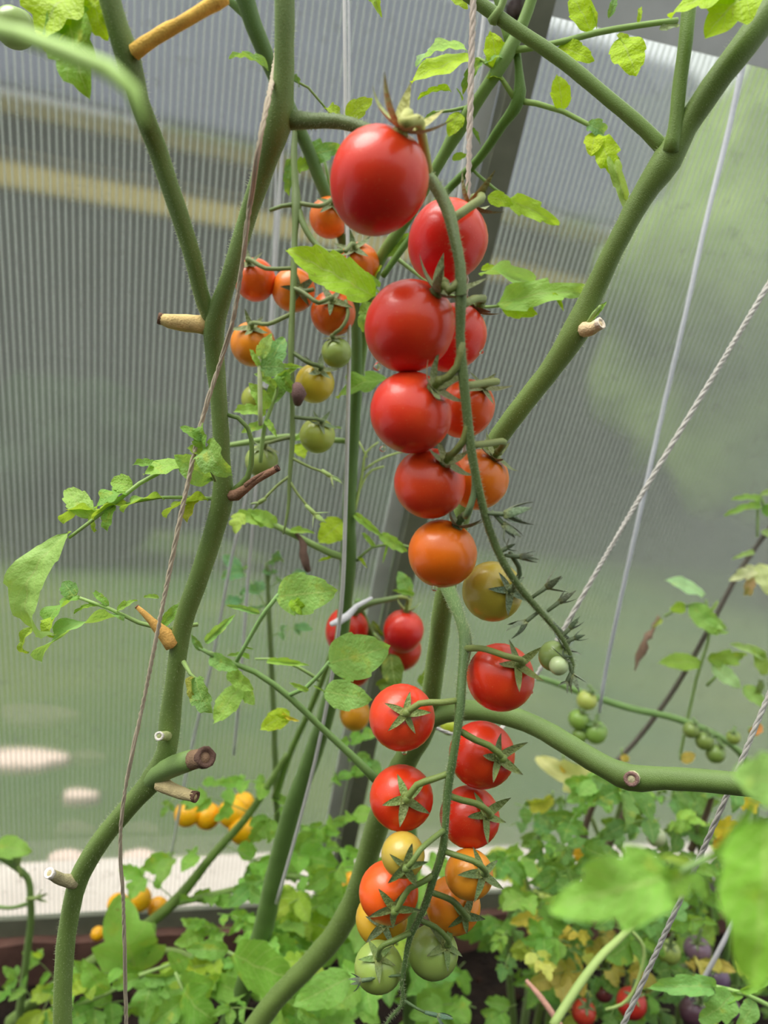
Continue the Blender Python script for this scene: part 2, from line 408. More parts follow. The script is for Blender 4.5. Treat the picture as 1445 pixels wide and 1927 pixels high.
# soil inside
def ground(name, corners, n, mat, amp, freq, z):
    V = []; Fc = []
    a, b, c, d = corners
    for i in range(n + 1):
        for j in range(n + 1):
            q = a.lerp(b, j / n).lerp(d.lerp(c, j / n), i / n)
            h = noise.fractal(q * freq, 1, 2, 4) * amp
            V.append(Vector((q.x, q.y, z + h)))
    for i in range(n):
        for j in range(n): k = i * (n + 1) + j; Fc.append((k, k + 1, k + n + 2, k + n + 1))
    return mesh(name, V, Fc, mat)
e0, e1 = wp(-1.2, 0, -.0), wp(1.9, 0, -.0)
soil = struct('floor', ground('soil', (Vector((e0.x - .3, -1.5, 0)), Vector((e1.x, -1.5, 0)), e1, e0), 110, M_SOIL, .018, 9, .0), label='dark crumbly greenhouse soil')
M_CLOD = simple('soil_clod', (70, 50, 42), .95, (36, 28, 24), 120, .8, 300, .003, spec=.1)
V = []; Fc = []
for k in range(420):
    s = R.uniform(-.7, 1.4); o_ = R.uniform(.05, .75); c = WO + WD * s + WN * o_; r = R.uniform(.006, .02)
    b = len(V); 
    for q in [(0, 0, 1), (1, 0, 0), (0, 1, 0), (-1, 0, 0), (0, -1, 0), (0, 0, -1)]:
        V.append(Vector((c.x, c.y, .008)) + Vector(q) * r * R.uniform(.6, 1.3))
    for f in ((0, 1, 2), (0, 2, 3), (0, 3, 4), (0, 4, 1), (5, 2, 1), (5, 3, 2), (5, 4, 3), (5, 1, 4)): Fc.append(tuple(b + i for i in f))
cl = part('soil_clods', mesh('soil_clods', V, Fc, M_CLOD), soil); cl['kind'] = 'stuff'
# ------------------------------------------------------------------ outside, seen through the sheet
M_LAWN = simple('lawn_grass', (50, 78, 34), .9, (88, 100, 48), .9, .6, 30, .02, spec=.1)
o0, o1 = wp(-1.2, 0, -.02), wp(1.9, 0, -.02)
lawn = struct('lawn', ground('lawn', (o0 - WD * 14, o1 + WD * 14, o1 + WD * 16 - WN * 26, o0 - WD * 16 - WN * 26), 60, M_LAWN, .012, 1.1, .0), label='green lawn outside the greenhouse')
M_PATH = simple('pale_concrete', (214, 200, 192), .9, (190, 176, 168), 6, .2, 60, .003)
q0, q1 = wp(-3.0, 0, -.02), wp(4.0, 0, -.02)
pathm = board('path', q0 - WN * .12 + Vector((0, 0, .02 - q0.z)), q1 - WN * .12 + Vector((0, 0, .02 - q1.z)), WN, Vector((0, 0, 1)), .11, .05, 30, M_PATH, 5)
struct('path', pathm, label='pale concrete path along the outside of the wall')
M_STONE = simple('pale_stone', (226, 196, 184), .9, (205, 180, 166), 9, .2, 60, .003)
for i, (u, v, su, lab) in enumerate(((70, 1345, .10, 'pale pinkish paving slab lying farthest out on the lawn behind the wall'), (165, 1425, .04, 'small pale paving slab between the others behind the wall'),
                                (140, 1562, .04, 'pale paving slab nearest the path, left of the thick stem'), (268, 1562, .035, 'pale paving slab nearest the path, right of the thick stem'))):
    c = PZ(u, v, .012); V, Fc = [], []
    n = 14
    for z, k in ((-.03, 1), (.004, 1), (.008, .95)):
        for j in range(n):
            a = 2 * math.pi * j / n; rr = k * su * (1 + .12 * math.sin(3 * a + i) + .06 * math.sin(5 * a))
            V.append(Vector((rr * math.cos(a), rr * .62 * math.sin(a), z)))
    for r_ in range(2):
        for j in range(n): j2 = (j + 1) % n; Fc.append((r_ * n + j, r_ * n + j2, r_ * n + n + j2, r_ * n + n + j))
    Fc.append(tuple(2 * n + j for j in range(n)))
    o = bpy.data.objects.new('paving_slab', mesh('paving_slab', V, Fc, M_STONE, smooth=False)); o.location = c; COL.objects.link(o)
    o['label'] = lab; o['category'] = 'slab'; o['group'] = 'paving slabs on the lawn'
# house with yellow eaves boards
EZ = 3.4
A0, B0 = PZ(20, 170, EZ), PZ(470, 272, EZ); A1 = PZ(300, 235, EZ - .45)
hd = (B0 - A0).normalized(); hn = Vector((hd.y, -hd.x, 0))
if hn.y > 0: hn = -hn
HL0, HL1 = A0 - hd * 6, A0 + hd * 9
hs = thing('garden_house', 'dark boarded house with blue-grey roof and two yellow eaves boards beyond the wall', 'house', Vector((HL0.x, HL0.y, 0)))
ho = ORG[hs.name]
def hbox(name, a, b, hz0, hz1, th, mat, off=0):
    c0 = a + hn * off - ho; c1 = b + hn * off - ho
    c0.z = c1.z = (hz0 + hz1) / 2
    return part(name, boxrun([(c0, Vector((0, 0, 1)), hn), (c1, Vector((0, 0, 1)), hn)], ((hz1 - hz0) / 2, th / 2), name, mat), hs)
M_HWALL = simple('dark_boarding', (50, 52, 49), .9, (36, 38, 36), 1.5)
M_YEL = simple('yellow_paint', (214, 190, 116), .7, (200, 176, 100), 3)
M_ROOF = simple('blue_grey_roof', (66, 69, 86), .85, (58, 61, 76), 1.2)
hbox('house_wall', HL0, HL1, 0, EZ - .02, .2, M_HWALL, -.25)
hbox('eaves_board', HL0, HL1, EZ - .07, EZ + .06, .06, M_YEL, .0)
hbox('eaves_board', HL0, HL1, EZ - .62, EZ - .44, .05, M_YEL, -.1)
rv = [HL0 + hn * .2, HL1 + hn * .2, HL1 - hn * 3.4 + Vector((0, 0, 3.6)), HL0 - hn * 3.4 + Vector((0, 0, 3.6))]
rv = [v - ho for v in rv]; up_ = Vector((0, 0, .1))
part('roof', mesh('roof', [v + Vector((0, 0, .02)) for v in rv] + [v + up_ for v in rv], [(0, 3, 2, 1), (4, 5, 6, 7), (0, 1, 5, 4), (1, 2, 6, 5), (2, 3, 7, 6), (3, 0, 4, 7)], M_ROOF, smooth=False), hs)
# hedge and trees beyond
def blob(c, r, sub, amp, fr, sq=(1, 1, 1), V=None, Fc=None):
    V = [] if V is None else V; Fc = [] if Fc is None else Fc; b = len(V)
    nu, nv = sub * 2, sub
    for i in range(nv + 1):
        for j in range(nu):
            th = math.pi * i / nv; ph = 2 * math.pi * j / nu
            q = Vector((math.sin(th) * math.cos(ph), math.sin(th) * math.sin(ph), math.cos(th)))
            k = r * (1 + amp * noise.fractal(q * fr + c, 1, 2, 4))
            V.append(c + Vector((q.x * sq[0], q.y * sq[1], q.z * sq[2])) * k)
    for i in range(nv):
        for j in range(nu): j2 = (j + 1) % nu; Fc.append((b + i * nu + j, b + (i + 1) * nu + j, b + (i + 1) * nu + j2, b + i * nu + j2))
    return V, Fc
def foliage(name, c1, c2): return simple(name, c1, .9, c2, 3.0, .8, 14, .1, spec=.1)
M_HEDGE = foliage('dark_hedge_foliage', (46, 62, 40), (28, 40, 26)); M_TREE = foliage('pale_tree_foliage', (142, 164, 94), (110, 134, 68))
def bush(name, u, v, dist, r, sq, mat, label, cat):
    r_ = ray(u, v); c = CAM + r_ * (dist / r_.y); g = Vector((c.x, c.y, 0))
    t = thing(name, label, cat, g)
    V, Fc = blob(c - g, r, 22, .35, 2.2, sq); part('crown', mesh('crown', V, Fc, mat), t)
    V, Fc = tube([Vector((0, 0, -.05)), Vector((.03, 0, max(.3, c.z)))], [.12, .08], 8, .4, wob=.05); part('trunk', mesh('trunk', V, Fc, M_WOOD), t)
bush('garden_shrub', -340, 780, 5.5, .62, (1.15, .9, .9), M_HEDGE, 'dark rounded garden shrub outside at the left end of the house', 'shrub')
bush('garden_shrub', 180, 820, 5.6, .62, (1.15, .9, .9), M_HEDGE, 'dark garden shrub outside, behind the upper left stem', 'shrub')
bush('garden_shrub', 600, 850, 5.8, .62, (1.15, .9, .9), M_HEDGE, 'dark garden shrub outside, behind the orange tomatoes', 'shrub')
bush('garden_tree', 1200, 600, 14, 1.9, (1.05, 1, 1.2), M_TREE, 'pale green garden tree outside, right of the steel rib', 'tree')
bush('garden_tree', 1400, 480, 7.5, 1.5, (1.05, 1, 1.3), M_TREE, 'largest pale green garden tree outside at the far right', 'tree')
M_FAR = foliage('far_treeline_foliage', (132, 152, 100), (112, 134, 82))
V, Fc = [], []
for k in range(15):
    blob(Vector((-22 + 3.6 * k, 19 + 1.2 * math.sin(k * 2.1), 2.2)), 2.9, 10, .3, 1.5, (1.1, 1, 1.6 + .4 * math.sin(k * 1.7)), V, Fc)
struct('outside_treeline', mesh('outside_treeline', V, Fc, M_FAR), label='far pale tree line beyond the lawn')
# added unseen green row behind the camera, cuts sky light from the front
M_BLOCKROW = simple('light_block_green', (116, 128, 96), .95, (80, 92, 64), 6, .8, 20, .05, spec=.1)
V, Fc = [], []
for i in range(25):
    for j in range(11):
        q = Vector((-2.6 + 5.2 * i / 24, -1.15, 1.55 * j / 10)); q.y += .18 * noise.noise(q * 3) - .10 * j / 10 * 0
        V.append(q)
for i in range(24):
    for j in range(10): a = i * 11 + j; Fc.append((a, a + 1, a + 12, a + 11))
struct('light_block_row', mesh('light_block_row', V, Fc, M_BLOCKROW), label='added unseen green row behind the camera that blocks light from the front')

#==PLANTS==
# ------------------------------------------------------------------ plant building blocks
def leaf_mesh(seed, wid=.36, lobes=4, depth=.18, fold=.35, droop=.6, wave=.02, tipcurl=0.0, edge=0.0, skew=0.0, bow=0.0):
    rr = random.Random(seed); n, m = 22, 3; V, Fc, UVs = [], [], []
    y = z = 0.0; ang = 0.25 * droop; prev = 0
    ph = [rr.uniform(0, 6.28) for _ in range(4)]
    for i in range(n + 1):
        t = i / n
        a = ang - droop * t ** 1.4 - tipcurl * max(0, t - .62) ** 1.3 * 6
        if i: y += math.cos(a) / n; z += math.sin(a) / n
        w0 = wid * 2.3 * (t ** .6) * ((1 - t) ** .92) if 0 < t < 1 else 0
        for j in range(-m, m + 1):
            s = j / m; sd = 1 if s >= 0 else -1
            fr = (t * lobes + (.0 if sd > 0 else .35) + ph[0] * .1) % 1.0
            w = w0 * (1 - depth * (1 - fr) ** 1.5 * min(1, 3 * t)) if abs(s) > .4 else w0 * (1 - depth * .4)
            x = s * w
            sh = fr * abs(s) ** 2 * .03 if depth else 0                      # lobes reach forward
            zz = fold * abs(x) - edge * (abs(s) ** 2) * w + wave * math.sin(t * 9 + ph[1] + sd * 1.3) * abs(s) + wave * .6 * math.sin(t * 17 + ph[2]) * s * s
            zz += .02 * math.sin(t * lobes * 6.28 + ph[3]) * (1 - abs(s)) * min(1, 4 * t * (1 - t))
            nx, nz = -math.sin(a), math.cos(a)
            V.append(Vector((x + skew * t * t + bow * math.sin(math.pi * t), y + nx * zz + sh, z + nz * zz))); UVs.append((s * .5 + .5, t))
    k = 2 * m + 1
    for i in range(n):
        for j in range(k - 1): q = i * k + j; Fc.append((q, q + 1, q + k + 1, q + k))
    return mesh('leaflet', V, Fc, M_LEAF, [tuple(u) for u in UVs])
LEAF = [leaf_mesh(1, .38, 3.5, .16, .30, .7, .03), leaf_mesh(2, .33, 4, .27, .40, 1.1, .045), leaf_mesh(3, .36, 3, .32, .55, 1.7, .05, .2),
        leaf_mesh(4, .42, 3, .13, .22, .45, .03, 0, .12), leaf_mesh(5, .26, 4, .24, .60, .9, .03), leaf_mesh(6, .30, 3, .27, .75, 1.2, .06, .5, .25),
        leaf_mesh(7, .45, 2.5, .38, .28, .9, .055, .15, .1), leaf_mesh(8, .34, 5, .20, .35, .4, .03, 0, .1, .08),
        leaf_mesh(9, .20, 5, .14, .45, 1.0, .03, .5, .15, 0, .17)]
def leaflet(parent, b, t, wr=1.0, var=0, col=(120, 165, 70), roll=0.0, face=.5, label=None):
    """b,t: world points of base and tip; face 1 shows the blade to the camera, 0 lies flat"""
    y = (t - b); L = y.length; y.normalize()
    n0 = (-FW * face + Vector((0, 0, 1)) * (1 - face))
    n = (n0 - y * n0.dot(y))
    n = n.normalized() if n.length > 1e-4 else y.orthogonal().normalized()
    if roll: n = Matrix.Rotation(roll, 3, y) @ n
    x = y.cross(n).normalized()
    Mx = Matrix(((x.x * L * wr, y.x * L, n.x * L, 0), (x.y * L * wr, y.y * L, n.y * L, 0), (x.z * L * wr, y.z * L, n.z * L, 0), (0, 0, 0, 1)))
    Mx.translation = b - org(parent)
    return part('leaflet', LEAF[var], parent, col, label, Mx)
def jit(c, k=12):
    a = R.uniform(-k, k); return tuple(max(0, min(255, x + a + R.uniform(-k * .4, k * .4))) for x in c)
G1, G2, G3, GY, YE, BR = (122, 168, 72), (98, 142, 70), (150, 190, 84), (168, 196, 40), (222, 200, 60), (120, 92, 70)
STEMC, STEMD, STEML = (104, 132, 74), (84, 112, 60), (140, 168, 92)
def leaf(plant, rach, lets=(), color=STEML, mat=None):
    """one compound leaf: rachis tube (px list u,v,d,w) and leaflets (bu,bv,bd,tu,tv,td,wr,var,col,roll,face)"""
    lo = ptube('leaf', rach, mat or M_STEM, plant, 6, color, step=.012, wob=0)
    for a in lets:
        a = list(a) + [1.0, 0, G1, 0, .5][len(a) - 6:]
        leaflet(lo, P(*a[0:3]), P(*a[3:6]), a[6], a[7], a[8], a[9], a[10])
    return lo
def cleaf(plant, b, t, pairs=2, col=G1, sag=.12, w=None, ls=.42, face=.45, wpx=None, droop=.25):
    """compound leaf between two px points (u,v,d); leaflets in pairs and one at the tip"""
    p0, p2 = P(*b), P(*t); L = (p2 - p0).length
    pm = (p0 + p2) / 2 + Vector((0, 0, 1)) * L * sag
    q = lambda s: p0 * (1 - s) ** 2 + pm * 2 * s * (1 - s) + p2 * s * s
    pts = [q(i / 6 * .82) for i in range(7)]; r0 = max(.0007, L * .013)
    V, Fc = tube(pts, [r0 * (1 - .5 * i / 6) for i in range(7)], 5, .02, org(plant), 0)
    lo = part('leaf', mesh('leaf', V, Fc, M_STEM), plant, jit(STEML, 8))
    side = (p2 - p0).cross(Vector((0, 0, 1)))
    side = side.normalized() if side.length > 1e-5 else RT.copy()
    side = (side + (UP * R.uniform(-.5, .5))).normalized()
    leaflet(lo, q(.8), q(1.0) + (q(1) - q(.8)).normalized() * L * ls * .6 - Vector((0, 0, 1)) * L * droop * .3, R.uniform(.85, 1.2), R.choice((0, 1, 3, 6, 7)), jit(col), R.uniform(-.5, .5), face)
    for k in range(pairs):
        s = .32 + .44 * k / max(1, pairs - 1) if pairs > 1 else .55
        for sg in (-1, 1):
            if R.random() < .08: continue
            bb = q(s + R.uniform(-.03, .03)); dr = (q(min(1, s + .1)) - q(s)).normalized()
            l = L * ls * R.uniform(.6, 1.05)
            tt = bb + (side * sg * .85 + dr * R.uniform(.2, .7)).normalized() * l - Vector((0, 0, 1)) * l * R.uniform(0, .7) * droop * 2
            leaflet(lo, bb, tt, R.uniform(.85, 1.25), R.choice((0, 1, 2, 3, 4, 5, 6, 7)), jit(col), R.uniform(-.7, .7), face)
    return lo
def stub(plant, L, color, endc=None, seg=10, label=None):
    o = ptube('cut_stub', L, M_DRY, plant, seg, color, label or 'dry cut stub of a side shoot', step=.004, wob=.08)
    if endc:
        a, b = L[-2], L[-1]; pa, pb = P(*a[:3]), P(*b[:3]); d = (pb - pa).normalized(); r = b[3] * b[2] / F / 2
        mk = d.to_track_quat('Z', 'Y').to_matrix().to_4x4() @ Matrix.Scale(r, 4); mk.translation = pb - org(plant)
        V, Fc = lathe([(1.0, -.5), (1.06, .0), (1.08, .42), (.92, .5), (.70, .44), (.52, .18), (.3, .08), (.04, .1)], 12, mk)
        V = [v + (v - (pb - org(plant))) * .14 * noise.noise(v * 900) for v in V]
        part('cut_end', mesh('cut_end', V, Fc, M_DRY), o, endc)
    return o

# fruit: unit sphere, +Z is the calyx end
def fruit_mesh(name, shoulder, dim):
    V, Fc = [], []; nu, nv = 28, 18
    for i in range(nv + 1):
        th = math.pi * i / nv
        for j in range(nu):
            ph = 2 * math.pi * j / nu
            r = math.sin(th); z = math.cos(th)
            k = 1 + .012 * math.cos(5 * ph) * max(0, z) + shoulder * math.sin(th) * z
            zz = z - dim * math.exp(-(r / .22) ** 2) * (z > 0)
            V.append(Vector((r * math.cos(ph) * k, r * math.sin(ph) * k, zz)))
    for i in range(nv):
        for j in range(nu): j2 = (j + 1) % nu; Fc.append((i * nu + j, (i + 1) * nu + j, (i + 1) * nu + j2, i * nu + j2))
    return mesh(name, V, Fc, M_FRUIT)
FR_ROUND, FR_EGG = fruit_mesh('fruit', .03, .10), fruit_mesh('fruit', .07, .09)
def sepal_mesh(curl, wid, tw=0.0, tip=0.0):
    V, Fc = [], []; n = 9
    for side in (1, -1):
        for i in range(n + 1):
            t = i / n; w = wid * (t + .16) ** .5 * (1 - t) ** .9 * 1.5 if i < n else .004
            z = curl * t * t + tip * max(0, t - .6) ** 2; x = t * (1 - .12 * abs(curl))
            for s in (-1, 0, 1): V.append(Vector((x, s * w + tw * t * t, z + abs(s) * w * .45 + .012 * side * (1 - abs(s)) * (1 - t))))
    k = 3; h = (n + 1) * k
    for i in range(n):
        for j in range(2):
            q = i * k + j
            Fc.append((q, q + k, q + k + 1, q + 1)); Fc.append((h + q, h + q + 1, h + q + k + 1, h + q + k))
    return mesh('sepal', V, Fc, M_SEPAL)
SEP = {'flat': [sepal_mesh(-.16, .22, .05), sepal_mesh(-.10, .20, -.06), sepal_mesh(-.04, .23, .04, .4), sepal_mesh(.08, .20, .08)],
       'up': [sepal_mesh(.55, .22, .1), sepal_mesh(.95, .20, -.1), sepal_mesh(.3, .23, .12, 1.0), sepal_mesh(.75, .21, -.05)],
       'mid': [sepal_mesh(.1, .20, .08), sepal_mesh(.4, .21, -.08), sepal_mesh(-.05, .21, .05, 1.2), sepal_mesh(.6, .20, 0)]}
def drop_mesh():
    V, Fc = lathe([(.02, 1.0), (.35, .75), (.8, .2), (1, -.3), (.85, -.75), (.45, -1.0), (.05, -1.08)][::-1], 12, Matrix.Identity(4)); return mesh('water_drop', V, Fc, M_WATER)
DROP = drop_mesh()
RED, RED2, ORR, ORA, OCH, YGR, GRN, YEL = (224, 34, 28), (210, 24, 22), (226, 66, 24), (228, 112, 24), (190, 160, 66), (168, 164, 60), (150, 168, 84), (250, 172, 20)
def tomato(u, v, d, w, col, label, cal=None, back=False, asp=1.0, egg=False, sep='flat', sl=.8, ns=5, ped=None, group=None, scol=(92, 112, 62), pw=11, rot=None, drops=(), cat='tomato'):
    c = P(u, v, d); r = w / 2 * d / F
    t = thing('tomato', label, cat, c, group)
    if cal is None: cal = (u + R.uniform(-.2, .2) * w, v - .42 * w)
    ax, ay = (cal[0] - u) / (w / 2), -(cal[1] - v) / (w / 2 * (asp if asp else 1)); q = ax * ax + ay * ay
    az = math.sqrt(max(0, 1 - q)) * (-1 if back else 1)
    A = (RT * ax + UP * ay - FW * az).normalized()
    rotm = A.to_track_quat('Z', 'Y').to_matrix() @ Matrix.Rotation(R.uniform(0, 6.28) if rot is None else rot, 3, 'Z')
    Mx = (rotm @ Matrix.Diagonal((r, r, r * asp))).to_4x4()
    part('fruit', FR_EGG if egg else FR_ROUND, t, jit(col, 5), None, Mx)
    if sep:
        cc = A * r * asp * .93
        V, Fc = lathe([(r * .16, -r * .02), (r * .17, r * .03), (r * .10, r * .09), (r * .07, r * .12)], 8, Matrix.Translation(cc) @ rotm.to_4x4())
        cx_ = part('calyx', mesh('calyx', V, Fc, M_STEM), t, scol)
        for k in range(ns):
            a = 2 * math.pi * (k + R.uniform(-.12, .12)) / ns
            S = r * sl * R.uniform(.85, 1.15)
            Mk = Matrix.Translation(cc + A * r * .05) @ (rotm @ Matrix.Rotation(a, 3, 'Z')).to_4x4() @ Matrix.Scale(S, 4)
            part('sepal', R.choice(SEP[sep]), cx_, jit(scol, 12), None, Mk)
        if ped:
            pts = [c + cc + A * r * .05, c + cc + A * r * .30]
            pts += [P(*p) for p in ped]; rad = [pw * d / F / 2] * len(pts)
            V, Fc = tube(pts, rad, 8, .004, c, .05); po = part('pedicel', mesh('pedicel', V, Fc, M_STEM), t, scol)
            kp = pts[1]; kr = pw * d / F / 2
            kd = (pts[2] - pts[0]).normalized()
            V, Fc = tube([kp - kd * kr * 1.2, kp, kp + kd * kr * 1.2], [kr * .9, kr * 1.45, kr * .9], 8, .002, c, .05); part('knuckle', mesh('knuckle', V, Fc, M_STEM), po, scol)
    for (du, dv, dw) in drops:
        o = part('water_drop', DROP, t); k = dw / 2 * d / F
        o.matrix_local = Matrix.Translation(P(u + du, v + dv, d - r * .25) - c) @ Matrix.Scale(k, 4)
    return t
def offframe(a): return a[0] < 0 or a[0] > 1445 or a[1] < 0 or a[1] > 1927
def twine(name, L, label, color, mat=M_TWINE, strands=3, twist=70, step=.004, group=None):
    """twisted string through px points (u,v,d,width px)"""
    pts, rad = pxpts(L)
    if offframe(L[0]): pts.insert(0, pts[0] + (pts[0] - pts[1]).normalized() * .3); rad.insert(0, rad[0])
    if offframe(L[-1]): pts.append(pts[-1] + (pts[-1] - pts[-2]).normalized() * .3); rad.append(rad[-1])
    pts, rad = spline(pts, rad, step if strands > 1 else .02)
    V, Fc = [], []; o0 = pts[0]; n = len(pts)
    if strands == 1: tube(pts, rad, 8, .01, o0, .04, True, V, Fc, smooth=False)
    else:
        x = None; dist = 0; runs = [[] for _ in range(strands)]
        for i in range(n):
            T = (pts[min(i + 1, n - 1)] - pts[max(i - 1, 0)]).normalized()
            if x is None: x = T.orthogonal().normalized()
            x = (x - T * x.dot(T)).normalized(); y = T.cross(x)
            if i: dist += (pts[i] - pts[i - 1]).length
            for k in range(strands):
                a = dist / max(rad[i], 1e-5) * .62 + 2 * math.pi * k / strands
                runs[k].append(pts[i] + (x * math.cos(a) + y * math.sin(a)) * rad[i] * .46)
        for k in range(strands): tube(runs[k], [r * .56 for r in rad], 6, .01, o0, 0, True, V, Fc, smooth=False)
    o = bpy.data.objects.new(name, mesh(name, V, Fc, mat)); o.location = o0; COL.objects.link(o); o.color = (*lin(color), 1)
    o['label'] = label; o['category'] = 'string'
    if group: o['group'] = group
    return o
def to_soil(u, v, d, w, k=3):
    """extra points that take a stem from the bottom of the frame down to the soil"""
    p = P(u, v, d)
    return p, p.z
def stemrun(name, L, plant, color=STEMC, seg=14, down=False, label=None, mat=None, lean=(0, .02, 0), hair=0):
    pts, rad = pxpts(L)
    if offframe(L[-1]): pts.append(pts[-1] + (pts[-1] - pts[-2]).normalized() * .22); rad.append(rad[-1] * .8)
    if down:
        p = pts[0]; g = Vector((p.x + lean[0], p.y + lean[1], -.02)); m_ = p.lerp(g, .5) + Vector((.01, 0, 0))
        pts = [g, m_] + pts; rad = [rad[0] * 1.15, rad[0] * 1.05] + rad
    V, Fc = tube(pts, rad, seg, .006, org(plant), .035)
    o = part(name, mesh(name, V, Fc, mat or M_STEM), plant, color, label)
    if hair: fuzz(o, L, hair)
    return o
M_HAIR = mk_objcol('stem_hair', .7, .1, 50, .1, trans=.4)
def fuzz(parent, L, n, hl=.0011, seed=1):
    pts, rad = pxpts(L); pts, rad = spline(pts, rad, .003); rr = random.Random(seed); V, Fc = [], []; o0 = org(parent)
    for k in range(n):
        i = rr.randrange(len(pts) - 1); f = rr.random(); c = pts[i].lerp(pts[i + 1], f); r = rad[i] * (1 - f) + rad[i + 1] * f
        T = (pts[i + 1] - pts[i]).normalized(); x = T.orthogonal().normalized(); a = rr.uniform(0, 6.28)
        q = x * math.cos(a) + T.cross(x) * math.sin(a); w = T.cross(q) * .00006; h = hl * rr.uniform(.5, 1.5)
        e = c + q * (r + h) + T * rr.uniform(-.4, .4) * h + T.cross(q) * rr.uniform(-.4, .4) * h; s = c + q * r * .97; b = len(V)
        V += [s + w - o0, s - w - o0, s + T * .0001 - o0, e - o0]; Fc += [(b, b + 1, b + 3), (b + 1, b + 2, b + 3), (b + 2, b, b + 3)]
    o = part('stem_hairs', mesh('stem_hairs', V, Fc, M_HAIR), parent, (196, 206, 160)); o['kind'] = 'stuff'
def plant_at(label, u, v, d, name='tomato_plant', lean=(0, .02)):
    p = P(u, v, d); return thing(name, label, 'plant', Vector((p.x + lean[0], p.y + lean[1], 0)))

# ================================================================== the left foreground plant with the upper truss
A = plant_at('thick knobbly green tomato stem with cut stubs at the left, bearing the largest tomatoes', 118, 1940, .42)
stemrun('stem', [(118, 1945, .42, 34), (118, 1850, .42, 33), (128, 1740, .42, 33), (150, 1650, .415, 36), (195, 1575, .41, 36), (245, 1515, .405, 36), (290, 1462, .40, 42), (314, 1412, .395, 37), (318, 1370, .395, 40), (330, 1270, .39, 34),
  (345, 1170, .385, 35), (375, 1085, .38, 36), (402, 1000, .375, 37), (418, 938, .37, 40), (417, 860, .365, 31), (412, 760, .36, 31), (404, 670, .355, 35), (402, 622, .35, 40), (432, 520, .34, 31), (462, 420, .335, 33), (495, 320, .325, 38), (522, 232, .315, 54), (533, 160, .31, 40), (535, 80, .305, 37), (536, -40, .30, 38)], A, (102, 125, 60), 18, True, hair=4200)
stemrun('branch', [(404, 615, .35, 30), (384, 570, .345, 29), (362, 480, .335, 32), (330, 380, .325, 34), (296, 280, .315, 36), (262, 190, .30, 38), (243, 115, .295, 46), (222, 50, .29, 40), (196, -40, .285, 42)], A, (102, 125, 60), 16, hair=1500)
stub(A, [(252, 98, .29, 30), (290, 72, .287, 26), (350, 38, .283, 25), (425, -6, .28, 27)], (246, 196, 92), None, 12, 'yellowed dead leaf stalk')
stub(A, [(388, 612, .35, 36), (350, 608, .348, 33), (318, 604, .346, 26), (302, 600, .345, 20)], (214, 186, 124), (110, 80, 60))
stub(A, [(425, 930, .37, 22), (446, 931, .366, 22), (462, 920, .364, 17), (480, 906, .363, 12), (522, 881, .36, 13)], (150, 112, 88), (90, 66, 54), 8, 'brown dry forked stub')
stub(A, [(462, 915, .363, 12), (480, 900, .362, 9), (508, 884, .361, 6)], (140, 104, 84), None, 6, 'brown dry forked stub')
ptube('shoot', [(440, 925, .368, 16), (466, 898, .366, 12), (474, 850, .364, 10), (466, 805, .362, 9), (448, 786, .36, 9), (425, 780, .362, 8)], M_STEM, A, 8, (104, 130, 62))
stub(A, [(325, 1212, .385, 34), (308, 1192, .383, 27), (285, 1168, .381, 15), (258, 1142, .379, 8)], (222, 172, 92), (130, 84, 64))
stub(A, [(316, 1385, .39, 18), (300, 1385, .378, 16)], (170, 178, 120), (226, 220, 208))
ptube('side_branch', [(272, 1478, .402, 26), (300, 1455, .395, 38), (330, 1440, .388, 40), (362, 1430, .38, 38)], M_STEM, A, 14, (112, 140, 74))
stub(A, [(360, 1431, .381, 37), (384, 1426, .374, 38)], (132, 106, 82), (98, 74, 62), 12, 'brown hollow cut end of a side branch')
stub(A, [(300, 1474, .395, 30), (330, 1488, .39, 24), (366, 1499, .385, 20)], (196, 178, 130), (104, 76, 60))
stub(A, [(142, 1660, .413, 26), (118, 1655, .408, 22), (94, 1644, .40, 19)], (176, 166, 126), (236, 226, 214))
# truss stalk
UTS = [(535, 225, .318, 40), (585, 228, .312, 28), (640, 229, .306, 26), (690, 245, .302, 25), (755, 292, .300, 23), (812, 340, .296, 23), (843, 395, .293, 25), (855, 445, .289, 21), (866, 500, .286, 20), (867, 560, .285, 22), (866, 630, .288, 17), (871, 700, .290, 19), (879, 780, .293, 18), (889, 860, .296, 17), (903, 930, .300, 15), (922, 1000, .305, 15), (948, 1060, .308, 14), (985, 1115, .313, 13), (1025, 1160, .317, 11), (1060, 1205, .32, 9), (1078, 1250, .322, 7), (1074, 1285, .322, 5)]
fuzz(ptube('truss_stalk', UTS, M_STEM, A, 14, (92, 110, 58)), UTS, 3500)
SC1 = (116, 124, 62)
UT = 'upper truss of ripening tomatoes'
tomato(712, 342, .278, 184, RED, 'largest ripe red tomato, topmost of the upper truss, with upturned sepals', (752, 268), asp=1.08, egg=True, sep='up', sl=.95, ns=6, ped=[(762, 232, .252), (782, 226, .256), (792, 250, .272), (806, 320, .292)], group=UT, scol=(176, 176, 92), pw=19, rot=1.1)
tomato(841, 455, .318, 147, RED, 'ripe red tomato behind the stalk, second from the top of the upper truss', (884, 385), asp=1.08, egg=True, sep='up', sl=.8, ped=[(905, 375, .305), (880, 392, .298), (852, 412, .293)], group=UT, scol=SC1, pw=16)
tomato(770, 615, .302, 168, RED, 'large round red tomato, third down on the left of the upper truss', (817, 562), asp=1.05, sep='up', sl=.82, ped=[(845, 548, .284), (864, 528, .286)], group=UT, scol=SC1, pw=15, drops=[(-60, 74, 16)])
tomato(852, 636, .334, 118, RED, 'red tomato half hidden behind the large round one, right of the stalk', (893, 578), asp=1.15, egg=True, sep='mid', sl=.8, ped=[(900, 562, .315), (872, 572, .288)], group=UT, scol=SC1, pw=14, drops=[(54, 25, 9)])
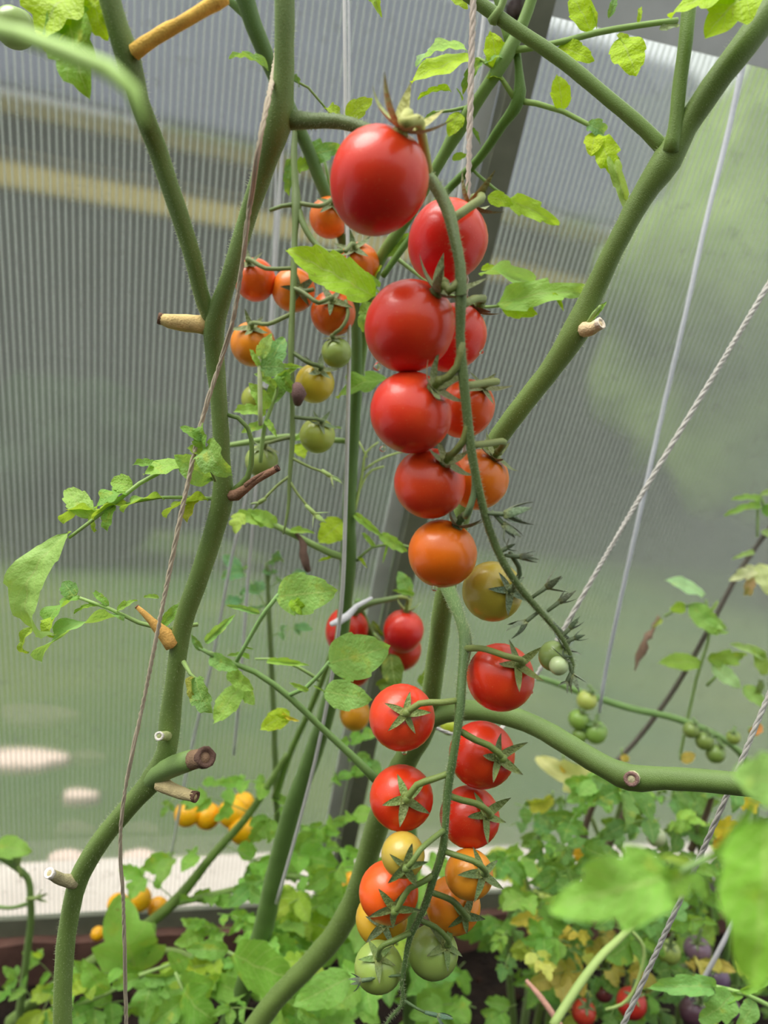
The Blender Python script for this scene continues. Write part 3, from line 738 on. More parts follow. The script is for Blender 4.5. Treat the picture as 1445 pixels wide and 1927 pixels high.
tomato(773, 777, .306, 157, RED, 'round red tomato, fourth down on the left of the upper truss', (815, 737), asp=.96, sep='up', sl=.82, ped=[(845, 708, .29), (860, 690, .289), (869, 645, .288)], group=UT, scol=SC1, pw=14, drops=[(-52, 66, 14)])
tomato(876, 770, .336, 104, ORR, 'orange-red tomato behind the stalk beside the fourth red one', (900, 735), asp=1.15, sep='mid', sl=.9, ped=[(935, 718, .318), (905, 722, .305), (876, 726, .291)], group=UT, scol=SC1, pw=13)
tomato(808, 910, .318, 136, (218, 44, 26), 'red tomato flushed orange, fifth down on the left of the upper truss', (836, 872), asp=.96, sep='up', sl=.82, ped=[(858, 848, .297), (872, 830, .295), (881, 790, .293)], group=UT, scol=SC1, pw=13)
tomato(900, 903, .342, 112, ORA, 'orange tomato right of the stalk, beside the fifth red one', (925, 862), asp=1.05, sep='mid', sl=.85, ped=[(948, 832, .32), (915, 835, .305), (889, 838, .295)], group=UT, scol=SC1, pw=12)
tomato(832, 1042, .322, 130, (232, 104, 20), 'bright orange tomato, lowest full-sized one on the left of the upper truss', (860, 988), asp=.98, sep='up', sl=.82, ped=[(880, 965, .30), (892, 930, .30), (893, 880, .297)], group=UT, scol=(98, 116, 74), pw=12, drops=[(-14, 64, 12)])
tomato(926, 1113, .338, 114, (186, 162, 62), 'pale yellow-green tomato near the end of the upper truss', (950, 1105), asp=1.0, sep='flat', sl=.75, ped=[(968, 1100, .318), (978, 1080, .316), (960, 1040, .31)], group=UT, scol=(92, 108, 74), pw=9)
tomato(1042, 1235, .335, 58, (140, 158, 86), 'small green tomato at the withered tip of the upper truss', (1060, 1215), sep='mid', sl=1.3, ped=[(1062, 1195, .322), (1040, 1172, .318)], group=UT, scol=(96, 108, 88), pw=7)
tomato(1051, 1253, .322, 36, (176, 192, 140), 'tiny pale green tomato in front at the tip of the upper truss', (1062, 1238), sep='mid', sl=1.6, ped=[(1076, 1235, .321)], group=UT, scol=(92, 108, 80), pw=6)
def bud(plant, u, v, d, tu, tv, w, col=(96, 110, 76), n=4):
    """withered flower: a few long sepals"""
    o = ptube('flower', [(u, v, d, 7), ((u + tu) / 2, (v + tv) / 2, d, 9), (u * .35 + tu * .65, v * .35 + tv * .65, d, 5)], M_STEM, plant, 6, col)
    c = P((u + tu) / 2, (v + tv) / 2, d); A_ = (P(tu, tv, d) - P(u, v, d)); L = A_.length; A_.normalize()
    for k in range(n):
        x = Matrix.Rotation(2 * math.pi * k / n + .4, 3, A_) @ A_.orthogonal().normalized()
        dr = (A_ * R.uniform(.5, 1.0) + x * R.uniform(.5, 1.1)).normalized()
        z = (A_ - dr * A_.dot(dr)).normalized(); y = z.cross(dr)
        S = L * .75; Mk = Matrix(((dr.x * S, y.x * S, z.x * S, 0), (dr.y * S, y.y * S, z.y * S, 0), (dr.z * S, y.z * S, z.z * S, 0), (0, 0, 0, 1))); Mk.translation = c - org(plant)
        part('sepal', R.choice(SEP['mid']), o, jit(col), None, Mk)
for a in ((905, 965, .302, 985, 970, 20), (925, 962, .303, 965, 1005, 20), (938, 1040, .308, 965, 1025, 18), (950, 1045, .309, 1000, 1050, 16), (1000, 1125, .315, 1050, 1090, 16), (1030, 1150, .316, 1070, 1120, 14), (1015, 1150, .317, 970, 1185, 18), (1055, 1200, .32, 1085, 1170, 16), (1072, 1240, .322, 1080, 1290, 14), (1060, 1210, .321, 1095, 1195, 12), (1075, 1265, .322, 1062, 1295, 10)):
    bud(A, *a)
# leaves of the left plant
leaf(A, [(408, 905, .372, 9), (372, 880, .37, 9), (320, 878, .368, 9), (262, 910, .366, 8), (205, 955, .364, 8), (130, 1012, .36, 6)],
  [(134, 1000, .36, 46, 1234, .35, 1.0, 8, (152, 188, 98), .25, .8), (60, 1180, .352, 34, 1238, .352, .7, 5, (150, 180, 60), .3, .6), (345, 872, .368, 268, 888, .36, 1.0, 3, G3, .2, .5), (400, 905, .372, 330, 858, .36, 1.0, 0, (140, 182, 92), -.4, .7),
   (240, 925, .366, 172, 948, .36, 1.0, 6, G1, .4, .6), (250, 915, .366, 205, 905, .37, 1.1, 0, G3, -.3, .6), (215, 950, .365, 195, 1000, .36, .9, 1, G1, .2, .7), (190, 962, .366, 112, 968, .372, 1.1, 6, (150, 182, 70), .9, .5), (170, 975, .366, 120, 915, .375, .8, 0, (150, 184, 90), .2, .7), (300, 880, .367, 250, 868, .36, .8, 1, G1, .1, .6)])
leaf(A, [(412, 940, .372, 7), (370, 936, .37, 7), (300, 936, .368, 6), (235, 948, .366, 5)],
  [(392, 940, .37, 300, 958, .36, .75, 6, (160, 190, 70), 1.2, .6), (310, 938, .368, 222, 948, .36, .8, 6, G3, 1.0, .6), (372, 940, .37, 345, 980, .362, 1.0, 1, (176, 176, 60), .4, .6), (240, 946, .366, 150, 985, .362, .8, 5, (158, 186, 66), .6, .6)])
leaf(A, [(372, 1175, .40, 8), (310, 1185, .40, 8), (262, 1172, .40, 9), (205, 1145, .398, 7), (150, 1125, .396, 6)],
  [(235, 1160, .398, 50, 1215, .385, .36, 6, (140, 184, 100), .9, .6), (150, 1122, .396, 58, 1190, .39, .6, 6, G1, .6, .6), (140, 1125, .396, 118, 1092, .40, 1.2, 0, G2, .2, .7), (190, 1140, .398, 135, 1150, .395, .5, 4, G3, .3, .6), (205, 1140, .398, 172, 1110, .40, .6, 1, G1, 0, .6), (220, 1150, .398, 258, 1126, .40, .6, 1, G3, 0, .6), (305, 1180, .40, 345, 1130, .40, .55, 0, G1, .2, .6), (300, 1125, .4, 268, 1122, .4, .7, 4, G3, 0, .6), (100, 1160, .39, 88, 1205, .385, 1.2, 2, (160, 190, 50), .5, .6)])
leaf(A, [(405, 905, .352, 6), (395, 880, .346, 6), (385, 850, .342, 6), (382, 815, .34, 5)], [(392, 835, .342, 425, 900, .332, 1.2, 2, (132, 172, 86), .5, .8), (385, 850, .343, 372, 788, .338, .9, 5, G1, -.4, .7), (388, 862, .345, 352, 838, .342, .9, 1, (150, 186, 70), .2, .7), (380, 830, .34, 338, 800, .342, .6, 0, G1, 0, .6)])
leaf(A, [(345, 1245, .383, 9), (358, 1268, .378, 7), (372, 1280, .376, 6)], [(368, 1275, .376, 392, 1345, .365, 1.1, 1, (118, 160, 84), .2, .9), (362, 1272, .377, 358, 1318, .367, .6, 5, (160, 160, 70), .4, .7)])
leaf(A, [(532, 140, .31, 6), (548, 148, .312, 5), (580, 165, .315, 5), (620, 212, .32, 4)], [(545, 142, .312, 568, 160, .312, 1.0, 5, G2, 0, .6), (612, 205, .32, 645, 215, .315, .9, 5, GY, .2, .6), (650, 222, .32, 700, 185, .315, .9, 3, GY, .2, .9), (506, 132, .31, 428, 95, .312, .45, 4, (130, 172, 92), .2, .7)])
leaf(A, [(200, -30, .29, 12), (165, -10, .292, 10), (120, 20, .295, 9)], [(150, -20, .293, 60, 60, .285, 1.5, 6, (176, 206, 20), .3, 1.0), (135, 20, .294, 150, 168, .283, 1.0, 1, (118, 164, 50), .1, 1.0), (120, 15, .295, 85, 95, .286, .9, 3, (182, 204, 30), .2, 1.0), (180, -10, .293, 190, 70, .29, 1.2, 5, (180, 206, 30), .2, 1.0)])
tomato(28, 52, .36, 74, (138, 160, 66), 'green tomato in the top corner behind a blurred stalk', (40, 20), sep=None)

# ================================================================== the right-hand plant with the lower truss
B = plant_at('smooth green tomato stem slanting up to a fork at the right, bearing the lower truss', 490, 1945, .60)
stemrun('stem', [(470, 1950, .60, 40), (520, 1880, .59, 38), (575, 1822, .58, 38), (630, 1760, .57, 42), (668, 1690, .555, 42), (684, 1640, .545, 40), (705, 1570, .53, 44), (735, 1490, .51, 46), (768, 1420, .49, 46), (800, 1360, .47, 48), (812, 1300, .455, 36), (822, 1230, .44, 36), (834, 1140, .42, 38), (850, 1050, .41, 36), (880, 930, .40, 36), (930, 835, .39, 37), (985, 760, .38, 38), (1040, 690, .372, 40), (1085, 620, .365, 52), (1110, 565, .36, 42), (1155, 470, .35, 38), (1205, 375, .342, 42), (1255, 300, .335, 56), (1290, 240, .33, 44), (1340, 165, .322, 46), (1400, 85, .315, 50), (1470, -10, .31, 52)], B, (104, 127, 58), 18, True, hair=5000)
stemrun('branch', [(1258, 290, .335, 28), (1215, 245, .336, 27), (1150, 190, .338, 26), (1060, 115, .34, 27), (975, 58, .342, 25), (860, -25, .345, 25)], B, (104, 130, 56), 14)
stemrun('branch', [(1262, 285, .33, 30), (1270, 240, .328, 26), (1280, 150, .325, 26), (1290, 80, .322, 26), (1300, -30, .32, 26)], B, (104, 130, 56), 14)
stemrun('branch', [(925, 42, .342, 20), (942, 15, .34, 14), (955, -20, .338, 13)], B, STEML, 10)
stemrun('branch', [(798, 1352, .468, 44), (850, 1338, .455, 40), (915, 1338, .44, 38), (990, 1358, .425, 38), (1060, 1395, .41, 40), (1130, 1438, .40, 42), (1185, 1462, .392, 50), (1250, 1464, .385, 42), (1340, 1470, .375, 42), (1480, 1484, .36, 44)], B, (104, 130, 64), 16)
stub(B, [(1192, 1464, .39, 26), (1188, 1466, .374, 26)], (196, 190, 148), (140, 110, 100))
stub(B, [(1100, 620, .36, 30), (1115, 618, .353, 26), (1128, 610, .35, 22)], (224, 200, 156), (232, 214, 190), label='pale cut bud end')
leaf(B, [(1105, 612, .357, 10), (1118, 590, .352, 9), (1130, 575, .35, 5)], [(1112, 602, .354, 1142, 566, .35, .6, 4, G1, 0, .8)])
LTS = [(838, 1095, .42, 30), (850, 1125, .40, 26), (866, 1165, .375, 20), (876, 1215, .35, 24), (870, 1265, .338, 17), (866, 1325, .332, 19), (860, 1380, .33, 15), (850, 1440, .33, 16), (842, 1490, .331, 16), (838, 1555, .332, 13), (833, 1600, .333, 16), (815, 1655, .335, 14), (803, 1695, .337, 14), (788, 1730, .34, 12), (772, 1762, .342, 11), (762, 1810, .344, 9), (756, 1850, .345, 8), (757, 1890, .346, 7), (735, 1915, .346, 6), (715, 1945, .346, 5)]
fuzz(ptube('truss_stalk', LTS, M_STEM, B, 14, (82, 108, 56)), LTS, 3000)
ptube('truss_stalk', [(757, 1880, .346, 6), (785, 1898, .345, 5), (810, 1910, .344, 5)], M_STEM, B, 6, (84, 108, 66))
bud(B, 800, 1905, .344, 840, 1915, 20, (84, 112, 84), 5)
ptube('truss_stalk', [(758, 1835, .345, 5), (720, 1838, .343, 5), (690, 1842, .342, 5)], M_STEM, B, 6, (84, 108, 66))
bud(B, 700, 1842, .342, 665, 1848, 18, (84, 104, 70), 4)
LT = 'lower truss of ripening tomatoes'; SC2 = (106, 124, 54)
tomato(941, 1275, .348, 127, RED, 'red tomato at the top right of the lower truss', (966, 1242), sep='mid', sl=.75, ped=[(950, 1234, .326), (915, 1222, .332), (878, 1220, .345)], group=LT, scol=(122, 134, 66), pw=12, drops=[(58, 26, 9)])
tomato(756, 1350, .352, 124, RED, 'red tomato at the top left of the lower truss', (762, 1328), sep='flat', sl=.72, ped=[(790, 1324, .333), (830, 1322, .33), (862, 1318, .333)], group=LT, scol=(120, 134, 66), pw=12, drops=[(5, 64, 11)])
tomato(906, 1420, .353, 124, RED2, 'red tomato, second down on the right of the lower truss', (930, 1408), sep='mid', sl=.85, ped=[(920, 1403, .334), (895, 1393, .333), (868, 1377, .332)], group=LT, scol=SC2, pw=12)
tomato(755, 1501, .352, 120, (216, 30, 22), 'red tomato with a wide sepal star, second down on the left of the lower truss', (762, 1482), sep='flat', sl=.85, ped=[(785, 1477, .333), (815, 1466, .331), (846, 1455, .331)], group=LT, scol=(112, 130, 62), pw=12)
tomato(883, 1537, .358, 113, (206, 20, 22), 'red tomato, third down on the right of the lower truss', (908, 1516), sep='mid', sl=.85, ped=[(895, 1512, .337), (870, 1506, .334), (846, 1498, .332)], group=LT, scol=SC2, pw=12)
tomato(758, 1608, .332, 82, OCH, 'small mottled yellow-green tomato in front on the left of the lower truss', (762, 1610), asp=1.06, sep='flat', sl=1.05, ped=[(790, 1600, .32), (815, 1578, .328), (838, 1560, .332)], group=LT, scol=(98, 118, 54), pw=11)
tomato(731, 1678, .349, 112, (232, 74, 20), 'orange-red tomato below the small mottled one on the lower truss', (740, 1680), sep='flat', sl=.8, ped=[(770, 1672, .333), (795, 1660, .333), (818, 1645, .335)], group=LT, scol=(98, 118, 52), pw=11)
tomato(718, 1728, .374, 98, (206, 156, 44), 'ochre tomato mostly hidden under the orange-red one', (722, 1715), sep='flat', sl=.8, group=LT, scol=(100, 120, 80))
tomato(882, 1645, .345, 91, (224, 134, 34), 'orange tomato, upper of the pair on the right of the lower truss', (903, 1627), sep='flat', sl=1.0, ped=[(890, 1620, .328), (860, 1610, .331), (836, 1602, .333)], group=LT, scol=(98, 118, 54), pw=11)
tomato(852, 1703, .366, 103, (222, 126, 32), 'orange tomato, lower of the pair on the right of the lower truss', (868, 1697), sep='flat', sl=.8, ped=[(850, 1694, .343), (828, 1685, .338), (808, 1678, .336)], group=LT, scol=(90, 110, 48), pw=11)
tomato(814, 1792, .358, 95, GRN, 'green tomato with pale streaks hanging at the bottom of the lower truss', (836, 1763), sep='flat', sl=.85, ped=[(820, 1745, .344), (795, 1733, .341), (788, 1728, .34)], group=LT, scol=(90, 112, 46), pw=10)
tomato(712, 1820, .353, 91, (146, 166, 76), 'glossy green tomato at the lower left of the lower truss', (712, 1786), sep='flat', sl=.85, ped=[(722, 1778, .338), (745, 1768, .339), (772, 1755, .341)], group=LT, scol=(96, 118, 50), pw=10)
leaf(B, [(1420, -30, .30, 10), (1390, 5, .30, 9)], [(1420, -20, .3, 1325, 58, .30, 1.2, 6, (170, 204, 20), .3, 1.0), (1390, -10, .3, 1255, 10, .305, .9, 6, (172, 206, 40), .4, .9)])
# ================================================================== the centre plant with the orange truss, behind
C = plant_at('straight green tomato stem in the middle tied with white raffia, bearing the orange truss', 430, 1945, .78)
stemrun('stem', [(420, 1955, .78, 34), (450, 1880, .77, 36), (492, 1760, .75, 38), (520, 1640, .73, 38), (548, 1530, .71, 36), (585, 1430, .69, 34), (615, 1340, .665, 32), (636, 1250, .645, 28), (648, 1150, .63, 26), (655, 1055, .61, 31), (657, 960, .60, 25), (662, 850, .59, 25), (669, 740, .575, 22), (670, 610, .56, 20), (658, 500, .55, 20), (636, 420, .54, 22), (605, 345, .53, 24), (575, 270, .52, 25), (540, 195, .51, 28), (505, 115, .50, 30), (478, 50, .49, 33), (452, -30, .48, 36)], C, (84, 113, 50), 14, True)
stemrun('branch', [(480, 45, .49, 18), (455, 22, .488, 16), (425, -5, .485, 14)], C, (120, 152, 80), 8)
ptube('truss_stalk', [(556, 238, .515, 10), (553, 290, .512, 12), (556, 350, .51, 13), (558, 385, .508, 20), (555, 440, .506, 11), (553, 505, .504, 13), (551, 560, .502, 11), (548, 640, .50, 12), (548, 680, .50, 11), (550, 760, .50, 9), (550, 830, .50, 10), (545, 900, .50, 8), (542, 960, .50, 6), (533, 1005, .50, 4)], M_STEM, C, 10, (104, 122, 64))
ptube('truss_stalk', [(556, 385, .508, 9), (530, 388, .506, 8), (508, 396, .505, 7)], M_STEM, C, 7, (104, 122, 64))
ptube('truss_stalk', [(560, 388, .508, 12), (572, 425, .505, 12), (595, 460, .503, 11), (615, 474, .50, 10), (645, 472, .497, 9)], M_STEM, C, 8, (104, 122, 64))
ptube('truss_stalk', [(545, 905, .50, 6), (560, 930, .50, 5), (588, 962, .50, 5)], M_STEM, C, 6, (130, 146, 80)); bud(C, 575, 950, .50, 605, 980, 10, (150, 172, 96), 4)
ptube('truss_stalk', [(546, 895, .50, 6), (520, 915, .50, 5), (492, 945, .50, 5)], M_STEM, C, 6, (130, 146, 80)); bud(C, 500, 938, .50, 478, 952, 10, (120, 140, 70), 4)
ptube('truss_stalk', [(550, 862, .50, 6), (585, 880, .50, 5), (615, 890, .50, 5)], M_STEM, C, 6, (130, 146, 80)); bud(C, 605, 885, .50, 635, 905, 10, (150, 172, 96), 5)
OT = 'orange truss of small tomatoes behind'; SC3 = (112, 124, 70)
tomato(620, 410, .535, 76, (228, 104, 26), 'orange tomato partly hidden behind the largest red tomato', (628, 398), sep='flat', sl=.9, ped=[(600, 388, .505), (565, 383, .507)], group=OT, scol=SC3, pw=8)
tomato(674, 498, .525, 80, (230, 100, 22), 'orange tomato right of the long leaf, below the largest red one', (668, 480), sep='mid', sl=1.0, ped=[(650, 473, .497)], group=OT, scol=SC3, pw=8)
tomato(480, 527, .525, 78, (228, 76, 22), 'orange-red tomato touching the left stem and its string', (475, 507), sep='mid', sl=.9, asp=1.05, ped=[(500, 505, .503), (550, 505, .504)], group=OT, scol=SC3, pw=8)
tomato(552, 546, .53, 82, (228, 112, 30), 'orange tomato behind the thin stalk, left of the long leaf', (566, 556), sep='flat', sl=.9, ped=[(575, 548, .506), (590, 545, .508)], group=OT, scol=(92, 104, 62), pw=8)
tomato(627, 590, .522, 85, (222, 84, 24), 'orange tomato with a pale sepal star below the long leaf', (627, 577), sep='flat', sl=.85, ped=[(600, 570, .497), (570, 550, .50), (553, 542, .502)], group=OT, scol=(118, 128, 80), pw=8)
tomato(476, 648, .525, 84, (236, 130, 28), 'light orange tomato lowest on the left of the orange truss', (480, 626), sep='mid', sl=.9, ped=[(505, 610, .50), (545, 592, .501)], group=OT, scol=SC3, pw=8)
tomato(633, 664, .515, 57, (150, 166, 80), 'small round green tomato beside the centre stem under the orange ones', (628, 642), sep='flat', sl=.9, ped=[(640, 620, .505), (655, 590, .508), (650, 565, .51)], group=OT, scol=SC3, pw=7)
tomato(592, 722, .515, 74, (196, 166, 46), 'yellow-green tomato with dark spiky sepals below the small green one', (604, 702), sep='mid', sl=1.0, ped=[(585, 685, .498), (552, 664, .50)], group=OT, scol=(84, 100, 50), pw=8)
tomato(597, 820, .515, 67, (164, 172, 70), 'yellow-green striped tomato left of the centre stem, midway down', (606, 800), sep='mid', sl=.9, ped=[(580, 788, .50), (552, 785, .50)], group=OT, scol=(100, 116, 72), pw=7)
tomato(492, 868, .53, 62, (150, 164, 84), 'dull green tomato right of the curled tendril on the left stem', (500, 845), sep='flat', sl=.9, ped=[(510, 832, .51), (548, 822, .50)], group=OT, scol=SC3, pw=7)
tomato(482, 752, .54, 56, (164, 168, 60), 'green tomato hidden among small leaves right of the left stem', (495, 738), sep='flat', sl=.9, group=OT, scol=(72, 88, 44))
def o_leaf(*a): return leaf(C, *a)
o_leaf([(720, 562, .50, 7), (690, 552, .495, 6)], [(704, 558, .495, 538, 476, .47, .82, 7, (150, 190, 40), .1, .9), (665, 550, .5, 716, 545, .497, .8, 1, G3, 0, .7), (715, 540, .5, 680, 512, .497, .6, 1, G1, 0, .8), (700, 570, .5, 678, 620, .49, .9, 5, (130, 168, 70), .2, .8)])
o_leaf([(668, 735, .57, 7), (690, 722, .565, 5)], [(730, 715, .56, 630, 735, .545, .7, 6, (112, 156, 52), .4, .8)])
o_leaf([(655, 1052, .61, 14), (620, 1040, .60, 13), (560, 1010, .59, 12), (510, 985, .585, 11)], [(520, 990, .585, 470, 960, .575, .8, 0, G3, .2, .8), (500, 985, .585, 440, 965, .57, .9, 1, G3, .2, .8), (455, 965, .57, 440, 1002, .56, 1.0, 6, (170, 196, 84), .2, .9), (545, 1000, .588, 590, 1000, .58, .5, 1, G3, 0, .7)])
lo = ptube('leaf', [(555, 1000, .588, 6), (565, 1015, .585, 12), (572, 1040, .583, 18), (580, 1075, .582, 12)], M_DRY, C, 8, (98, 76, 64), 'shrivelled brown dead leaf', wob=.5)
o_leaf([(650, 830, .59, 10), (600, 826, .585, 12), (540, 822, .58, 12), (470, 832, .575, 12), (430, 838, .57, 9)], [(600, 820, .58, 640, 800, .575, .5, 1, G3, 0, .6), (555, 830, .58, 590, 812, .575, .6, 1, G3, 0, .6), (560, 835, .58, 572, 860, .57, 1.2, 0, GY, 0, .8)])
o_leaf([(490, 870, .50, 8), (498, 800, .498, 8), (520, 740, .496, 7), (528, 690, .494, 5)], [(500, 780, .498, 438, 768, .49, .8, 1, G3, .2, .8), (505, 770, .497, 470, 720, .49, .8, 0, G3, .1, .8), (520, 730, .495, 480, 700, .485, .7, 1, (150, 186, 96), .1, .8), (525, 700, .494, 552, 740, .488, 1.0, 2, G1, .2, .9), (520, 715, .494, 560, 690, .488, .6, 4, G3, .2, .8), (528, 690, .494, 570, 690, .488, .5, 4, G3, .2, .8), (505, 760, .497, 540, 705, .50, .8, 0, G2, .2, .8), (495, 800, .498, 455, 812, .49, .7, 0, G3, 0, .8), (500, 790, .498, 520, 820, .49, .7, 4, G3, 0, .8)])
o_leaf([(490, 800, .485, 9), (489, 720, .483, 9), (488, 670, .482, 7)], [(488, 675, .482, 510, 628, .475, .8, 0, (170, 202, 110), .1, .9), (488, 690, .482, 538, 690, .478, 1.1, 3, (118, 160, 90), .2, .9), (488, 690, .482, 470, 655, .478, .6, 1, G3, 0, .8), (500, 700, .482, 535, 630, .49, .8, 0, (100, 150, 82), .2, .9)], (170, 180, 130))
stub(C, [(560, 760, .49, 14), (562, 742, .485, 30), (558, 722, .485, 16)], (110, 84, 78), None, 8, 'shrivelled brown flower remnant')
o_leaf([(640, 440, .545, 9), (610, 300, .53, 5)], [(570, 300, .53, 640, 275, .52, .9, 6, (90, 140, 66), .2, .9), (560, 320, .53, 590, 300, .522, 1.2, 2, (130, 172, 50), .2, .9), (548, 300, .53, 540, 370, .53, .5, 1, (80, 126, 60), .2, .9)])
# small flower sprigs right of the stem
for L in ([(668, 960, .60, 6), (682, 890, .598, 5), (690, 850, .596, 4), (712, 832, .595, 3)], [(690, 860, .597, 4), (675, 830, .597, 3)], [(684, 885, .598, 4), (705, 870, .597, 4), (730, 858, .596, 4), (765, 848, .595, 3)], [(672, 930, .60, 5), (700, 885, .597, 4), (722, 878, .596, 4)]):
    ptube('sprig', L, M_STEM, C, 6, (176, 196, 110))
leaf(C, [(672, 1055, .61, 6), (700, 1030, .60, 5), (740, 1022, .595, 5), (775, 1030, .59, 4)], [(665, 965, .60, 720, 1010, .59, .5, 4, G3, .2, .8), (715, 1005, .595, 768, 1040, .59, .7, 1, G3, .2, .8), (705, 1030, .6, 680, 1000, .6, .5, 1, G3, 0, .8), (730, 1022, .595, 720, 1060, .59, .3, 4, G3, 0, .8), (672, 1048, .61, 690, 1066, .6, .5, 4, GY, 0, .6), (652, 1050, .61, 600, 1052, .60, .4, 4, GY, 0, .6), (645, 980, .6, 600, 1020, .59, 1.2, 3, GY, 0, .9)])
# big leaves on the diagonal petiole left of the lower truss
leaf(C, [(712, 1472, .50, 18), (660, 1420, .497, 15), (600, 1365, .495, 13), (545, 1312, .49, 13), (480, 1265, .487, 11), (405, 1235, .484, 10), (368, 1216, .482, 6)],
  [(545, 1312, .49, 540, 1305, .489, .2, 0, G1)], (112, 144, 76))
leaf(C, [(540, 1310, .49, 8), (575, 1295, .485, 8), (620, 1245, .478, 7)], [(618, 1248, .478, 732, 1218, .462, 1.05, 3, (138, 184, 100), .2, .85), (590, 1290, .483, 612, 1302, .478, .3, 4, G3, 0, .8), (610, 1300, .48, 698, 1318, .465, .85, 3, (140, 184, 98), .1, .85), (580, 1300, .483, 545, 1285, .478, .5, 1, G3, 0, .8)], (130, 168, 96))
leaf(C, [(445, 1245, .486, 8), (470, 1200, .482, 8), (500, 1150, .478, 9), (525, 1118, .475, 8)], [(520, 1122, .475, 632, 1112, .46, .95, 3, (140, 184, 96), .15, .85), (548, 1128, .47, 575, 1155, .465, 1.3, 5, (140, 180, 40), .1, .8), (490, 1155, .478, 425, 1138, .472, .45, 4, (120, 166, 92), .1, .8), (460, 1218, .484, 478, 1222, .48, .4, 4, G1, 0, .8)], (130, 168, 96))
leaf(C, [(420, 1235, .484, 6), (385, 1225, .483, 5)], [(395, 1235, .484, 445, 1260, .476, .8, 0, (130, 176, 92), .1, .85), (385, 1210, .483, 440, 1158, .478, .55, 4, (130, 176, 92), .1, .85), (380, 1225, .483, 360, 1195, .48, .6, 0, G2, 0, .8), (430, 1260, .484, 475, 1300, .478, .8, 0, G3, .2, .8), (455, 1290, .49, 400, 1360, .48, .8, 3, G3, .2, .8), (460, 1300, .49, 478, 1325, .48, .9, 3, G3, .2, .8)])
leaf(C, [(480, 1240, .52, 4), (520, 1240, .52, 5), (560, 1255, .52, 6), (600, 1280, .53, 7)], [(500, 1245, .52, 580, 1250, .51, .4, 4, G3, .2, .6), (470, 1240, .52, 430, 1230, .51, .6, 4, G1, .2, .6), (545, 1340, .53, 490, 1372, .52, .9, 3, GY, .2, .9), (530, 1340, .53, 560, 1358, .52, .5, 4, YE, .2, .9), (545, 1355, .53, 520, 1345, .52, .5, 1, GY, 0, .7)])

# dark spindly plant with thin stem left of centre
D = plant_at('spindly dark-leaved tomato seedling with a thin upright stem left of centre', 525, 1850, .95)
stemrun('stem', [(530, 1700, .92, 11), (520, 1500, .90, 12), (513, 1300, .88, 11), (506, 1150, .86, 10), (502, 1060, .85, 7)], D, (100, 120, 64), 8, True)
for b, t, c in (((505, 1100, .86), (520, 1048, .85), (84, 132, 82)), ((505, 1150, .86), (440, 1060, .87), (88, 140, 96)), ((503, 1110, .86), (560, 1080, .85), (88, 136, 88)), ((506, 1160, .86), (440, 1130, .86), (88, 140, 96)), ((508, 1200, .87), (570, 1180, .87), (90, 140, 90))):
    cleaf(D, b, t, 2, c, .15, ls=.5, face=.6)
stemrun('branch', [(518, 1500, .90, 14), (545, 1420, .87, 12), (590, 1320, .82, 12), (620, 1240, .78, 11), (650, 1130, .74, 9), (645, 1060, .72, 7)], D, (110, 140, 60), 8)

# ================================================================== plant climbing at the top, behind the right fork
E_ = plant_at('slender tomato shoot with bright back-lit leaves at the top, crossing the steel rib', 430, 1950, .83)
stemrun('stem', [(430, 1950, .83, 22), (490, 1760, .80, 22), (548, 1530, .76, 22), (612, 1345, .715, 20), (638, 1250, .69, 20), (650, 1150, .67, 20), (657, 1000, .645, 19), (664, 850, .62, 19), (676, 700, .59, 19), (692, 590, .56, 20), (712, 495, .53, 22), (760, 420, .51, 23), (830, 300, .48, 22), (868, 235, .47, 30), (905, 180, .46, 23), (955, 100, .45, 28), (985, 40, .445, 22), (1010, -30, .44, 21)], E_, (118, 148, 72), 12, True)
stemrun('branch', [(968, 78, .452, 16), (976, 130, .455, 15), (975, 190, .46, 26), (945, 235, .47, 19), (900, 300, .485, 17), (840, 360, .50, 16), (770, 450, .51, 14), (720, 520, .52, 12)], E_, (96, 130, 50), 10)
stemrun('branch', [(958, 85, .45, 14), (945, 40, .448, 12), (930, -20, .445, 11)], E_, (110, 140, 60), 8)
leaf(E_, [(960, 95, .45, 14), (1000, 90, .447, 13), (1060, 78, .444, 12), (1120, 62, .442, 13), (1200, 48, .44, 12), (1275, 38, .438, 11)],
  [(1112, 60, .442, 1075, -15, .44, 1.0, 3, (176, 210, 10), .1, 1), (1110, 10, .442, 1125, 52, .44, .4, 4, GY, 0, .9), (1160, 65, .44, 1192, 92, .436, .6, 1, GY, .1, .9), (1168, 72, .438, 1198, 138, .43, 1.1, 3, (174, 208, 20), .2, 1), (1050, 88, .446, 1118, 112, .44, .8, 3, (176, 210, 20), .2, .9), (1060, 92, .446, 1058, 68, .446, 1.0, 1, GY, 0, .9), (1200, 45, .44, 1205, 8, .44, .5, 1, GY, 0, .9), (1240, 55, .44, 1280, 45, .438, .6, 6, (190, 205, 160), .3, .7), (1145, 35, .44, 1160, -10, .44, .6, 1, G2, 0, .9)], (146, 178, 92))
leaf(E_, [(978, 190, .46, 12), (1010, 195, .458, 11), (1060, 210, .456, 10), (1110, 236, .454, 9), (1135, 262, .452, 7), (1165, 300, .45, 5)],
  [(1058, 208, .456, 1050, 138, .45, .95, 3, (182, 212, 10), .1, 1), (1105, 235, .454, 1145, 252, .45, 1.2, 2, (112, 156, 92), .5, .7), (1125, 258, .452, 1160, 330, .445, .8, 6, (176, 206, 40), .4, .9), (1150, 290, .45, 1185, 405, .442, .4, 5, (150, 176, 90), .5, .8), (1120, 250, .452, 1112, 290, .446, 1.0, 3, (190, 212, 30), .2, 1)], (150, 180, 92))
